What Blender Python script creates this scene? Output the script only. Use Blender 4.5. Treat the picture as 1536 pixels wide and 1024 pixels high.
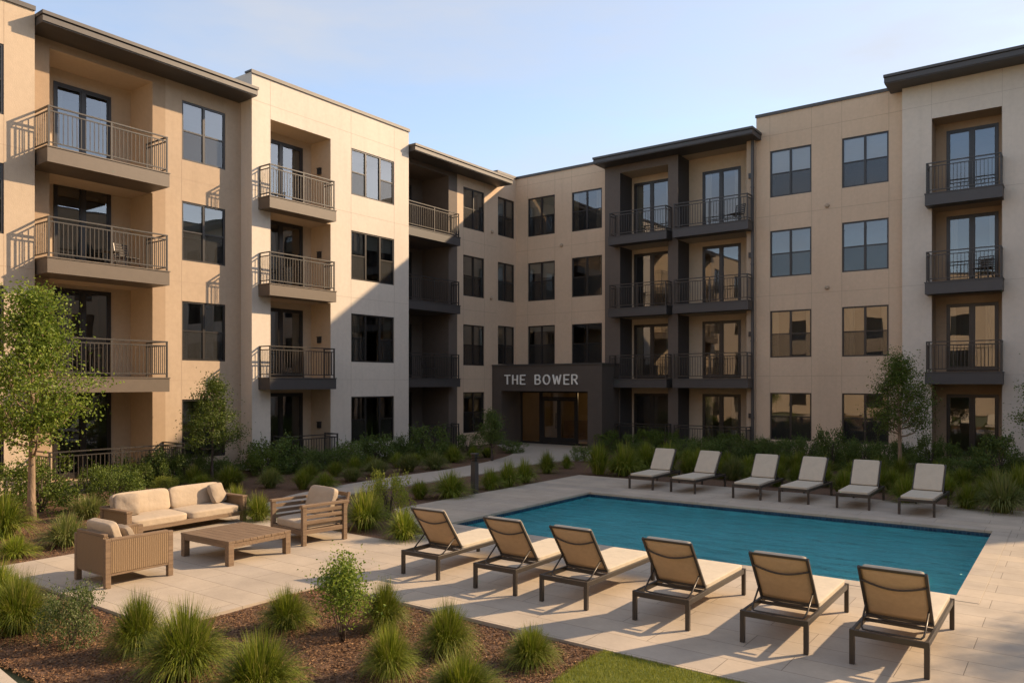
import bpy, math, random
from mathutils import Vector, Matrix, noise
R = math.radians
random.seed(7)
scene = bpy.context.scene
for o in list(bpy.data.objects): bpy.data.objects.remove(o)
COL = scene.collection

# ------------------------------------------------------------------ camera
cam_d = bpy.data.cameras.new('camera'); cam = bpy.data.objects.new('camera', cam_d); COL.objects.link(cam)
cam.location = (0, 0, 2.9); cam.rotation_euler = (R(90), 0, math.atan2(.5916, .8062))
cam_d.sensor_width = 36; cam_d.lens = 1154/1536*36; cam_d.shift_y = (575-512)/1536
cam_d.clip_end = 2000; cam_d.clip_start = .05
scene.camera = cam
# ------------------------------------------------------------------ sun and sky
SUN = Vector((.60, .80, .565)).normalized()          # direction towards the sun
el = math.asin(SUN.z); az = math.atan2(SUN.x, SUN.y)
sd = bpy.data.lights.new('sun', 'SUN'); sd.energy = 3.8; sd.angle = R(.9); sd.color = (1, .735, .46)
so = bpy.data.objects.new('sun', sd); COL.objects.link(so)
so.rotation_euler = (-SUN).to_track_quat('-Z', 'Y').to_euler(); so.location = (20, 30, 30)
w = bpy.data.worlds.new('World'); scene.world = w; w.use_nodes = True
nt = w.node_tree; nt.nodes.clear()
def N(t, k, **kw):
    n = t.nodes.new(k)
    for a, b in kw.items(): setattr(n, a, b)
    return n
wo = N(nt, 'ShaderNodeOutputWorld'); bg = N(nt, 'ShaderNodeBackground'); sky = N(nt, 'ShaderNodeTexSky')
sky.sky_type = 'NISHITA'; sky.sun_disc = False; sky.sun_elevation = el; sky.sun_rotation = az
sky.air_density = 1.0; sky.dust_density = .9; sky.ozone_density = 1.6; sky.altitude = 0
tc = N(nt, 'ShaderNodeTexCoord'); mp = N(nt, 'ShaderNodeMapping'); mp.inputs['Scale'].default_value = (1.2, 1.2, 4.5)
mp.inputs['Rotation'].default_value = (0, R(8), R(20))
nz = N(nt, 'ShaderNodeTexNoise'); nz.inputs['Scale'].default_value = 1.6; nz.inputs['Detail'].default_value = 6; nz.inputs['Roughness'].default_value = .55
rp = N(nt, 'ShaderNodeValToRGB'); rp.color_ramp.elements[0].position = .38; rp.color_ramp.elements[1].position = .72
rp.color_ramp.elements[0].color = (.28, .28, .28, 1); rp.color_ramp.elements[1].color = (.92, .92, .92, 1)
mx = N(nt, 'ShaderNodeMixRGB'); mx.inputs['Color2'].default_value = (2.5, 2.5, 2.58, 1)
nt.links.new(tc.outputs['Generated'], mp.inputs[0]); nt.links.new(mp.outputs[0], nz.inputs['Vector'])
nt.links.new(nz.outputs['Fac'], rp.inputs[0]); nt.links.new(rp.outputs[0], mx.inputs['Fac'])
nt.links.new(sky.outputs[0], mx.inputs['Color1']); nt.links.new(mx.outputs[0], bg.inputs[0]); nt.links.new(bg.outputs[0], wo.inputs[0])
bg.inputs[1].default_value = .14
scene.view_settings.view_transform = 'Standard'; scene.view_settings.look = 'None'
scene.view_settings.exposure = 1.07; scene.view_settings.gamma = 1
scene.render.engine = 'CYCLES'
scene.cycles.max_bounces = 10; scene.cycles.diffuse_bounces = 6; scene.cycles.transparent_max_bounces = 16

# ------------------------------------------------------------------ materials
def newmat(name):
    m = bpy.data.materials.new(name); m.use_nodes = True; t = m.node_tree
    return m, t, t.nodes['Principled BSDF']
def surf(name, col, rough=.8, var=.08, nscale=3., bump=.15, bscale=60., metal=0., spec=.5, col2=None, stretch=(1,1,1), big=.0, streak=0):
    m, t, b = newmat(name)
    c = N(t, 'ShaderNodeTexCoord'); mpn = N(t, 'ShaderNodeMapping'); mpn.inputs['Scale'].default_value = stretch
    t.links.new(c.outputs['Object'], mpn.inputs[0])
    n = N(t, 'ShaderNodeTexNoise'); n.inputs['Scale'].default_value = nscale; n.inputs['Detail'].default_value = 6; n.inputs['Roughness'].default_value = .6
    t.links.new(mpn.outputs[0], n.inputs['Vector'])
    r = N(t, 'ShaderNodeValToRGB'); r.color_ramp.elements[0].position = .3; r.color_ramp.elements[1].position = .7
    a = [x*(1-var) for x in col]; bb = list(col2) if col2 else [min(1, x*(1+var)) for x in col]
    r.color_ramp.elements[0].color = (*a, 1); r.color_ramp.elements[1].color = (*bb, 1)
    t.links.new(n.outputs['Fac'], r.inputs[0]); src = r.outputs[0]
    if big:
        n3 = N(t, 'ShaderNodeTexNoise'); n3.inputs['Scale'].default_value = .35; n3.inputs['Detail'].default_value = 4
        t.links.new(mpn.outputs[0], n3.inputs['Vector'])
        r3 = N(t, 'ShaderNodeMapRange'); r3.inputs['From Min'].default_value = .3; r3.inputs['From Max'].default_value = .7
        r3.inputs['To Min'].default_value = 1-big; r3.inputs['To Max'].default_value = 1+big*.4
        t.links.new(n3.outputs['Fac'], r3.inputs[0])
        mm = N(t, 'ShaderNodeVectorMath', operation='SCALE'); t.links.new(src, mm.inputs[0]); t.links.new(r3.outputs[0], mm.inputs['Scale'])
        src = mm.outputs[0]
        if streak:
            mp4 = N(t, 'ShaderNodeMapping'); mp4.inputs['Scale'].default_value = (2.2, 2.2, .16); t.links.new(c.outputs['Object'], mp4.inputs[0])
            n4 = N(t, 'ShaderNodeTexNoise'); n4.inputs['Scale'].default_value = 1.4; n4.inputs['Detail'].default_value = 5; n4.inputs['Roughness'].default_value = .7
            t.links.new(mp4.outputs[0], n4.inputs['Vector'])
            r4 = N(t, 'ShaderNodeMapRange'); r4.inputs['From Min'].default_value = .5; r4.inputs['From Max'].default_value = .75; r4.inputs['To Min'].default_value = 1; r4.inputs['To Max'].default_value = 1-streak
            t.links.new(n4.outputs['Fac'], r4.inputs[0])
            m4 = N(t, 'ShaderNodeVectorMath', operation='SCALE'); t.links.new(src, m4.inputs[0]); t.links.new(r4.outputs[0], m4.inputs['Scale']); src = m4.outputs[0]
    t.links.new(src, b.inputs['Base Color'])
    b.inputs['Roughness'].default_value = rough; b.inputs['Metallic'].default_value = metal
    b.inputs['Specular IOR Level'].default_value = spec
    if bump:
        n2 = N(t, 'ShaderNodeTexNoise'); n2.inputs['Scale'].default_value = bscale; n2.inputs['Detail'].default_value = 4
        t.links.new(mpn.outputs[0], n2.inputs['Vector'])
        bp = N(t, 'ShaderNodeBump'); bp.inputs['Strength'].default_value = bump; bp.inputs['Distance'].default_value = .02
        t.links.new(n2.outputs['Fac'], bp.inputs['Height']); t.links.new(bp.outputs[0], b.inputs['Normal'])
    return m
M = {}
M['cream'] = surf('cream_stucco', (.63,.55,.46), .9, .04, 8, .25, 55, big=.07, streak=.07)
M['sand'] = surf('sand_stucco', (.49,.385,.28), .9, .04, 8, .25, 55, big=.08, streak=.07)
M['tan'] = surf('tan_stucco', (.45,.34,.24), .9, .05, 8, .25, 55, big=.08, streak=.07)
M['pilaster'] = surf('light_brown_stucco', (.37,.265,.175), .9, .05, 8, .25, 55, big=.08, streak=.07)
M['beige'] = surf('beige_stucco', (.62,.46,.32), .9, .04, 8, .25, 55, big=.07, streak=.07)
M['recess'] = surf('recess_stucco', (.48,.375,.265), .9, .05, 8, .25, 55)
M['taupe'] = surf('taupe_panel', (.125,.097,.078), .75, .06, 5, .12, 50, big=.1)
M['charcoal'] = surf('charcoal_panel', (.062,.055,.053), .7, .06, 5, .1, 50)
M['portal'] = surf('dark_brown_panel', (.088,.069,.056), .65, .06, 5, .1, 50, big=.1)
M['joint'] = surf('stucco_joint', (.40,.30,.215), .9, .03, 5, 0)  # control joints, coloured a tone darker than the stucco
M['fascia_brown'] = surf('brown_metal_fascia', (.118,.09,.066), .5, .06, 4, .05, 20)
M['fascia_dark'] = surf('dark_metal_fascia', (.058,.052,.050), .5, .06, 4, .05, 20)
M['roof'] = surf('roof_metal', (.075,.066,.060), .5, .1, 4, .05, 20, metal=.2)
M['rail'] = surf('bronze_railing_metal', (.050,.044,.040), .4, .06, 9, 0, metal=.3)
M['rail_sunlit'] = surf('sunlit_bronze_railing_metal', (.042,.036,.031), .45, .06, 9, 0)  # copy of the railing bronze, its colour set apart for balconies in the sun
M['frame'] = surf('window_frame_bronze', (.030,.026,.024), .35, .06, 9, 0, metal=.2)
M['room'] = surf('dim_room_paint', (.26,.215,.165), .9, .1, 1, 0)
M['blind'] = surf('white_roller_blind', (.62,.60,.55), .8, .04, 3, .05, 8, stretch=(1,1,12))
M['curtain'] = surf('beige_curtain', (.42,.38,.31), .9, .15, 6, .3, 4, stretch=(6,6,.2))
M['white'] = surf('white_letter_metal', (.90,.87,.80), .45, .03, 9, 0)
M['sling'] = surf('tan_mesh_sling', (.50,.35,.21), .75, .06, 20, .2, 400)
M['cushion'] = surf('cream_outdoor_fabric', (.50,.43,.33), .9, .06, 5, .35, 13)
M['sofa_fabric'] = surf('beige_sofa_fabric', (.40,.32,.235), .9, .06, 5, .4, 13)
M['pillow'] = surf('grey_beige_fabric', (.30,.24,.18), .9, .06, 7, .4, 13)
M['bark'] = surf('pale_brown_bark', (.25,.175,.115), .9, .25, 14, .8, 30, stretch=(1,1,.35))
M['darkbark'] = surf('dark_bark', (.075,.055,.042), .9, .25, 14, .8, 30, stretch=(1,1,.35))
M['bulb'] = None

def glassmat(name, tint=.62, ior=1.9, wav=.012):
    m, t, b = newmat(name); t.nodes.remove(b)
    out = t.nodes['Material Output']
    c = N(t, 'ShaderNodeTexCoord'); n = N(t, 'ShaderNodeTexNoise'); n.inputs['Scale'].default_value = .9; n.inputs['Detail'].default_value = 1
    t.links.new(c.outputs['Object'], n.inputs['Vector'])
    bp = N(t, 'ShaderNodeBump'); bp.inputs['Strength'].default_value = 1; bp.inputs['Distance'].default_value = wav
    t.links.new(n.outputs['Fac'], bp.inputs['Height'])
    fr = N(t, 'ShaderNodeFresnel'); fr.inputs['IOR'].default_value = ior
    g = N(t, 'ShaderNodeBsdfGlossy'); g.inputs['Roughness'].default_value = .0; g.inputs['Color'].default_value = (.95,.97,1,1)
    tr = N(t, 'ShaderNodeBsdfTransparent'); tr.inputs['Color'].default_value = (tint*.98, tint, tint*.97, 1)
    mxx = N(t, 'ShaderNodeMixShader'); t.links.new(bp.outputs[0], g.inputs['Normal'])
    t.links.new(fr.outputs[0], mxx.inputs[0]); t.links.new(tr.outputs[0], mxx.inputs[1]); t.links.new(g.outputs[0], mxx.inputs[2])
    t.links.new(mxx.outputs[0], out.inputs[0])
    return m
def screenmat():
    m, t, b = newmat('insect_screen_mesh'); out = t.nodes['Material Output']; b.inputs['Base Color'].default_value = (.02,.02,.02,1); b.inputs['Roughness'].default_value = .7
    tr = N(t, 'ShaderNodeBsdfTransparent'); ms = N(t, 'ShaderNodeMixShader'); ms.inputs[0].default_value = .36
    t.links.new(tr.outputs[0], ms.inputs[1]); t.links.new(b.outputs[0], ms.inputs[2]); t.links.new(ms.outputs[0], out.inputs[0]); return m
M['screen'] = screenmat()
M['glass'] = glassmat('window_glass', .74, 2.3, .0022)

def leafmat(name, stops, rough=.55, transl=.35):
    m, t, b = newmat(name)
    g = N(t, 'ShaderNodeNewGeometry'); r = N(t, 'ShaderNodeValToRGB')
    cr = r.color_ramp; cr.elements[0].color = (*stops[0], 1); cr.elements[1].color = (*stops[-1], 1)
    for i, s in enumerate(stops[1:-1]):
        e = cr.elements.new((i+1)/(len(stops)-1)); e.color = (*s, 1)
    t.links.new(g.outputs['Random Per Island'], r.inputs[0])
    oi = N(t, 'ShaderNodeObjectInfo'); mr = N(t, 'ShaderNodeMapRange'); mr.inputs['To Min'].default_value = .78; mr.inputs['To Max'].default_value = 1.18
    t.links.new(oi.outputs['Random'], mr.inputs[0])
    vm = N(t, 'ShaderNodeVectorMath', operation='SCALE'); t.links.new(r.outputs[0], vm.inputs[0]); t.links.new(mr.outputs[0], vm.inputs['Scale'])
    t.links.new(vm.outputs[0], b.inputs['Base Color']); b.inputs['Roughness'].default_value = rough; b.inputs['Specular IOR Level'].default_value = .35
    tl = N(t, 'ShaderNodeBsdfTranslucent'); t.links.new(vm.outputs[0], tl.inputs['Color'])
    ms = N(t, 'ShaderNodeMixShader'); ms.inputs[0].default_value = transl
    out = t.nodes['Material Output']
    t.links.new(b.outputs[0], ms.inputs[1]); t.links.new(tl.outputs[0], ms.inputs[2]); t.links.new(ms.outputs[0], out.inputs[0])
    return m
M['grass'] = leafmat('grass_blades', [(.085,.13,.010),(.15,.20,.014),(.25,.28,.025),(.115,.17,.012),(.38,.34,.09)])
M['grass_pale'] = leafmat('pale_grass_blades', [(.09,.13,.03),(.15,.19,.04),(.23,.24,.07),(.13,.17,.035),(.34,.30,.13)])
M['leaf'] = leafmat('bright_tree_leaves', [(.085,.14,.015),(.14,.20,.022),(.23,.28,.04),(.10,.165,.02)], transl=.42)
M['leaf_mid'] = leafmat('mid_green_leaves', [(.06,.10,.014),(.10,.15,.018),(.155,.20,.03),(.08,.12,.016)])
M['leaf_dark'] = leafmat('dark_green_leaves', [(.055,.095,.017),(.09,.135,.022),(.135,.175,.035),(.07,.11,.018)], transl=.2)
M['leaf_yellow'] = leafmat('yellow_green_leaves', [(.24,.28,.035),(.33,.37,.05),(.42,.42,.07),(.20,.27,.035)], transl=.42)
M['leaf_speckle'] = leafmat('speckled_leaves', [(.06,.10,.02),(.10,.15,.03),(.30,.32,.16),(.08,.13,.025),(.15,.19,.045)])
M['lawn_blade'] = leafmat('lawn_blades', [(.14,.175,.02),(.22,.245,.03),(.30,.30,.055),(.17,.20,.025)])

# paving: large concrete pavers
def paving():
    m, t, b = newmat('concrete_pavers')
    c = N(t, 'ShaderNodeTexCoord')
    br = N(t, 'ShaderNodeTexBrick'); br.offset = .37; br.offset_frequency = 2
    br.inputs['Color1'].default_value = (.45,.37,.28,1); br.inputs['Color2'].default_value = (.385,.325,.26,1); br.inputs['Mortar'].default_value = (.17,.135,.10,1)
    br.inputs['Scale'].default_value = 1; br.inputs['Mortar Size'].default_value = .0045; br.inputs['Mortar Smooth'].default_value = .3
    br.inputs['Brick Width'].default_value = 1.5; br.inputs['Row Height'].default_value = .47; br.inputs['Bias'].default_value = 0
    mpn = N(t, 'ShaderNodeMapping'); mpn.inputs['Location'].default_value = (.91, .1, 0)
    t.links.new(c.outputs['Object'], mpn.inputs[0]); t.links.new(mpn.outputs[0], br.inputs['Vector'])
    n = N(t, 'ShaderNodeTexNoise'); n.inputs['Scale'].default_value = 1.1; n.inputs['Detail'].default_value = 8; n.inputs['Roughness'].default_value = .65
    t.links.new(c.outputs['Object'], n.inputs['Vector'])
    mr = N(t, 'ShaderNodeMapRange'); mr.inputs['From Min'].default_value = .3; mr.inputs['From Max'].default_value = .7; mr.inputs['To Min'].default_value = .80; mr.inputs['To Max'].default_value = 1.10
    t.links.new(n.outputs['Fac'], mr.inputs[0])
    n2 = N(t, 'ShaderNodeTexNoise'); n2.inputs['Scale'].default_value = 45; n2.inputs['Detail'].default_value = 5
    mp2 = N(t, 'ShaderNodeMapping'); mp2.inputs['Scale'].default_value = (.35, 1.6, 1)
    t.links.new(c.outputs['Object'], mp2.inputs[0]); t.links.new(mp2.outputs[0], n2.inputs['Vector'])
    mr2 = N(t, 'ShaderNodeMapRange'); mr2.inputs['From Min'].default_value = .3; mr2.inputs['From Max'].default_value = .7; mr2.inputs['To Min'].default_value = .93; mr2.inputs['To Max'].default_value = 1.05
    t.links.new(n2.outputs['Fac'], mr2.inputs[0])
    mu = N(t, 'ShaderNodeMath', operation='MULTIPLY'); t.links.new(mr.outputs[0], mu.inputs[0]); t.links.new(mr2.outputs[0], mu.inputs[1])
    vm = N(t, 'ShaderNodeVectorMath', operation='SCALE'); t.links.new(br.outputs['Color'], vm.inputs[0]); t.links.new(mu.outputs[0], vm.inputs['Scale'])
    t.links.new(vm.outputs[0], b.inputs['Base Color']); b.inputs['Roughness'].default_value = .75
    inv = N(t, 'ShaderNodeMath', operation='SUBTRACT'); inv.inputs[0].default_value = 1; t.links.new(br.outputs['Fac'], inv.inputs[1])
    ad = N(t, 'ShaderNodeMath', operation='MULTIPLY_ADD'); ad.inputs[1].default_value = .12; t.links.new(n2.outputs['Fac'], ad.inputs[0]); t.links.new(inv.outputs[0], ad.inputs[2])
    bp = N(t, 'ShaderNodeBump'); bp.inputs['Strength'].default_value = .5; bp.inputs['Distance'].default_value = .006
    t.links.new(ad.outputs[0], bp.inputs['Height']); t.links.new(bp.outputs[0], b.inputs['Normal'])
    return m
M['paving'] = paving()
M['coping'] = surf('pool_coping_stone', (.40,.34,.27), .7, .06, 6, .2, 80, big=.06)
M['path'] = surf('path_concrete', (.42,.36,.29), .85, .07, 4, .25, 60, big=.1)
def wood(name, c1, c2, ax):
    st = [14,14,14]; st[ax] = .9
    return surf(name, c1, .6, .12, 2.2, .25, 6, col2=c2, stretch=st)
M['wood_x'] = wood('weathered_teak', (.145,.092,.054), (.215,.142,.086), 0)
M['wood_y'] = wood('weathered_teak_along', (.145,.092,.054), (.215,.142,.086), 1)
def wicker():
    m, t, b = newmat('woven_wicker')
    c = N(t, 'ShaderNodeTexCoord'); mpn = N(t, 'ShaderNodeMapping'); mpn.inputs['Rotation'].default_value = (0,0,R(45))
    w1 = N(t, 'ShaderNodeTexWave', wave_type='BANDS', bands_direction='Z'); w1.inputs['Scale'].default_value = 21; w1.inputs['Distortion'].default_value = .6
    w2 = N(t, 'ShaderNodeTexWave', wave_type='BANDS', bands_direction='X'); w2.inputs['Scale'].default_value = 15; w2.inputs['Distortion'].default_value = .6
    t.links.new(c.outputs['Object'], w1.inputs['Vector']); t.links.new(c.outputs['Object'], mpn.inputs[0]); t.links.new(mpn.outputs[0], w2.inputs['Vector'])
    mu = N(t, 'ShaderNodeMath', operation='MULTIPLY'); t.links.new(w1.outputs['Fac'], mu.inputs[0]); t.links.new(w2.outputs['Fac'], mu.inputs[1])
    r = N(t, 'ShaderNodeValToRGB'); r.color_ramp.elements[0].color = (.10,.06,.03,1); r.color_ramp.elements[1].color = (.33,.215,.11,1); r.color_ramp.elements[1].position = .6
    t.links.new(mu.outputs[0], r.inputs[0]); t.links.new(r.outputs[0], b.inputs['Base Color']); b.inputs['Roughness'].default_value = .6
    bp = N(t, 'ShaderNodeBump'); bp.inputs['Strength'].default_value = .7; bp.inputs['Distance'].default_value = .006
    t.links.new(mu.outputs[0], bp.inputs['Height']); t.links.new(bp.outputs[0], b.inputs['Normal'])
    return m
M['wicker'] = wicker()
M['lframe'] = surf('lounger_bronze_metal', (.060,.050,.042), .38, .06, 12, 0, metal=.35)
M['mulch'] = surf('bark_mulch', (.080,.041,.022), .95, .4, 26, 1., 45, col2=(.19,.10,.052), big=.25)
M['chips'] = leafmat('bark_chips', [(.075,.037,.019),(.13,.068,.034),(.22,.12,.06),(.10,.05,.026),(.33,.20,.10)], .9, 0.0)
M['soil'] = surf('ground_soil', (.10,.11,.05), .95, .3, 3, .5, 20)
M['lawn'] = surf('lawn_green', (.10,.14,.022), .95, .3, 30, .6, 60, col2=(.17,.19,.035))
def tile():
    m, t, b = newmat('pool_mosaic_tile')
    c = N(t, 'ShaderNodeTexCoord')
    mpn = N(t, 'ShaderNodeMapping'); mpn.inputs['Rotation'].default_value = (R(90),0,0)
    # fold x+y so the joints run on all four walls
    sx = N(t, 'ShaderNodeSeparateXYZ'); t.links.new(c.outputs['Object'], sx.inputs[0])
    ad = N(t, 'ShaderNodeMath', operation='ADD'); t.links.new(sx.outputs[0], ad.inputs[0]); t.links.new(sx.outputs[1], ad.inputs[1])
    cb = N(t, 'ShaderNodeCombineXYZ'); t.links.new(ad.outputs[0], cb.inputs[0]); t.links.new(sx.outputs[2], cb.inputs[1])
    br = N(t, 'ShaderNodeTexBrick'); br.offset = 0; br.inputs['Color1'].default_value = (.007,.024,.06,1); br.inputs['Color2'].default_value = (.018,.06,.12,1); br.inputs['Mortar'].default_value = (.10,.14,.18,1)
    br.inputs['Scale'].default_value = 1; br.inputs['Brick Width'].default_value = .075; br.inputs['Row Height'].default_value = .075; br.inputs['Mortar Size'].default_value = .004
    t.links.new(cb.outputs[0], br.inputs['Vector']); t.links.new(br.outputs['Color'], b.inputs['Base Color']); b.inputs['Roughness'].default_value = .15
    return m
M['tile'] = tile()
M['plaster'] = surf('teal_pool_plaster', (.20,.76,.79), .8, .22, 2.2, .1, 10)
def water():
    m, t, b = newmat('pool_water'); t.nodes.remove(b); out = t.nodes['Material Output']
    c = N(t, 'ShaderNodeTexCoord')
    n = N(t, 'ShaderNodeTexNoise'); n.inputs['Scale'].default_value = 1.7; n.inputs['Detail'].default_value = 6; n.inputs['Roughness'].default_value = .6; n.inputs['Distortion'].default_value = .4
    mpn = N(t, 'ShaderNodeMapping'); mpn.inputs['Scale'].default_value = (.7, 1.9, 1)
    t.links.new(c.outputs['Object'], mpn.inputs[0]); t.links.new(mpn.outputs[0], n.inputs['Vector'])
    bp = N(t, 'ShaderNodeBump'); bp.inputs['Strength'].default_value = 1; bp.inputs['Distance'].default_value = .24
    t.links.new(n.outputs['Fac'], bp.inputs['Height'])
    fr = N(t, 'ShaderNodeFresnel'); fr.inputs['IOR'].default_value = 1.52; t.links.new(bp.outputs[0], fr.inputs['Normal'])
    g = N(t, 'ShaderNodeBsdfGlossy'); g.inputs['Roughness'].default_value = .04; t.links.new(bp.outputs[0], g.inputs['Normal'])
    rf = N(t, 'ShaderNodeBsdfRefraction'); rf.inputs['Color'].default_value = (.82,.97,.98,1); rf.inputs['IOR'].default_value = 1.33; rf.inputs['Roughness'].default_value = .02; t.links.new(bp.outputs[0], rf.inputs['Normal'])
    ms = N(t, 'ShaderNodeMixShader'); t.links.new(fr.outputs[0], ms.inputs[0]); t.links.new(rf.outputs[0], ms.inputs[1]); t.links.new(g.outputs[0], ms.inputs[2])
    t.links.new(ms.outputs[0], out.inputs[0])
    return m
M['water'] = water()

# ------------------------------------------------------------------ mesh helpers
class MB:
    def __init__(s): s.v = []; s.f = []
    def add(s, vs, fs):
        k = len(s.v); s.v += [tuple(p) for p in vs]; s.f += [tuple(i+k for i in f) for f in fs]; return s
    def box(s, x0, x1, y0, y1, z0, z1, mat=None):
        x0,x1 = sorted((x0,x1)); y0,y1 = sorted((y0,y1)); z0,z1 = sorted((z0,z1))
        vs = [(x0,y0,z0),(x1,y0,z0),(x1,y1,z0),(x0,y1,z0),(x0,y0,z1),(x1,y0,z1),(x1,y1,z1),(x0,y1,z1)]
        if mat: vs = [mat @ Vector(p) for p in vs]
        return s.add(vs, [(0,3,2,1),(4,5,6,7),(0,1,5,4),(1,2,6,5),(2,3,7,6),(3,0,4,7)])
    def quad(s, a, b, c, d): return s.add([a,b,c,d], [(0,1,2,3)])
    def bar(s, p, q, wd, th, up=(0,0,1)):
        p = Vector(p); q = Vector(q); d = (q-p); L = d.length; d.normalize(); u = Vector(up)
        sd_ = d.cross(u); sd_.normalize(); u = sd_.cross(d)
        vs = []
        for e in (p, q):
            for a, b in ((-1,-1),(1,-1),(1,1),(-1,1)): vs.append(e + sd_*(a*wd/2) + u*(b*th/2))
        return s.add(vs, [(0,1,2,3),(7,6,5,4),(0,4,5,1),(1,5,6,2),(2,6,7,3),(3,7,4,0)])
    def tube(s, pts, rad, n=8, cap=True):
        pts = [Vector(p) for p in pts]; m = len(pts)
        if not hasattr(rad, '__len__'): rad = [rad]*m
        k = len(s.v); a = None
        for i, p in enumerate(pts):
            d = (pts[min(i+1,m-1)] - pts[max(i-1,0)]).normalized()
            if a is None: a = d.orthogonal().normalized()
            a = (a - d*a.dot(d)).normalized(); b = d.cross(a)
            for j in range(n):
                t = 2*math.pi*j/n; s.v.append(tuple(p + (a*math.cos(t)+b*math.sin(t))*rad[i]))
        for i in range(m-1):
            for j in range(n):
                s.f.append((k+i*n+j, k+i*n+(j+1)%n, k+(i+1)*n+(j+1)%n, k+(i+1)*n+j))
        if cap: s.f.append(tuple(k+j for j in range(n))[::-1]); s.f.append(tuple(k+(m-1)*n+j for j in range(n)))
        return s
    def build(s, name, mat, parent=None, smooth=False, bevel=0, sub=0):
        me = bpy.data.meshes.new(name); me.from_pydata(s.v, [], s.f); me.update()
        if isinstance(mat, str): mat = M[mat]
        me.materials.append(mat)
        if smooth: me.polygons.foreach_set('use_smooth', [True]*len(me.polygons))
        o = bpy.data.objects.new(name, me); COL.objects.link(o)
        if parent is not None: o.parent = parent
        if bevel:
            b = o.modifiers.new('bevel', 'BEVEL'); b.width = bevel; b.segments = 2; b.limit_method = 'ANGLE'
        if sub:
            b = o.modifiers.new('sub', 'SUBSURF'); b.levels = sub; b.render_levels = sub
        return o
def empty(name, loc=(0,0,0), rz=0):
    o = bpy.data.objects.new(name, None); COL.objects.link(o); o.location = loc; o.rotation_euler = (0,0,rz); o.empty_display_size = .2; return o
def tag(o, label=None, cat=None, group=None, kind=None):
    if label: o['label'] = label
    if cat: o['category'] = cat
    if group: o['group'] = group
    if kind: o['kind'] = kind
    return o
KIDS = {}
def copy_tree(o, parent=None):
    c = o.copy(); COL.objects.link(c); c.parent = parent
    for ch in o.children: copy_tree(ch, c)
    return c
def soft_box(sx, sy, sz, puff=.25, n=10, seed=0, crease=0, e=7):
    """a pillow or cushion: superellipsoid-like block, centre at the origin"""
    mb = MB(); rnd = random.Random(seed)
    def P(u, v, w_):
        # u,v,w in -1..1 on the cube surface -> rounded block
        q = Vector((u, v, w_))
        r = (abs(u)**e + abs(v)**e + abs(w_)**e) ** (1/e); q = q / r
        k = 1 - puff*max(0, (q.x**4 + q.y**4))*.5*abs(q.z)
        nn = noise.noise(Vector((q.x*1.4+seed, q.y*1.4, q.z*1.2)))*.06 + noise.noise(Vector((q.x*4+seed, q.y*4, q.z*3)))*.018
        return (q.x*sx/2, q.y*sy/2, q.z*sz/2*(k+nn*1.5) + nn*crease)
    for ax in range(3):
        for sg in (-1, 1):
            k = len(mb.v)
            for i in range(n+1):
                for j in range(n+1):
                    a = -1+2*i/n; b = -1+2*j/n
                    c = [0,0,0]; c[ax] = sg; c[(ax+1)%3] = a; c[(ax+2)%3] = b
                    mb.v.append(P(*c))
            for i in range(n):
                for j in range(n):
                    q = (k+i*(n+1)+j, k+(i+1)*(n+1)+j, k+(i+1)*(n+1)+j+1, k+i*(n+1)+j+1)
                    mb.f.append(q if sg > 0 else q[::-1])
    return mb
def weld(o):
    import bmesh
    b = bmesh.new(); b.from_mesh(o.data); bmesh.ops.remove_doubles(b, verts=b.verts, dist=1e-4); b.to_mesh(o.data); b.free()
    return o
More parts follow.
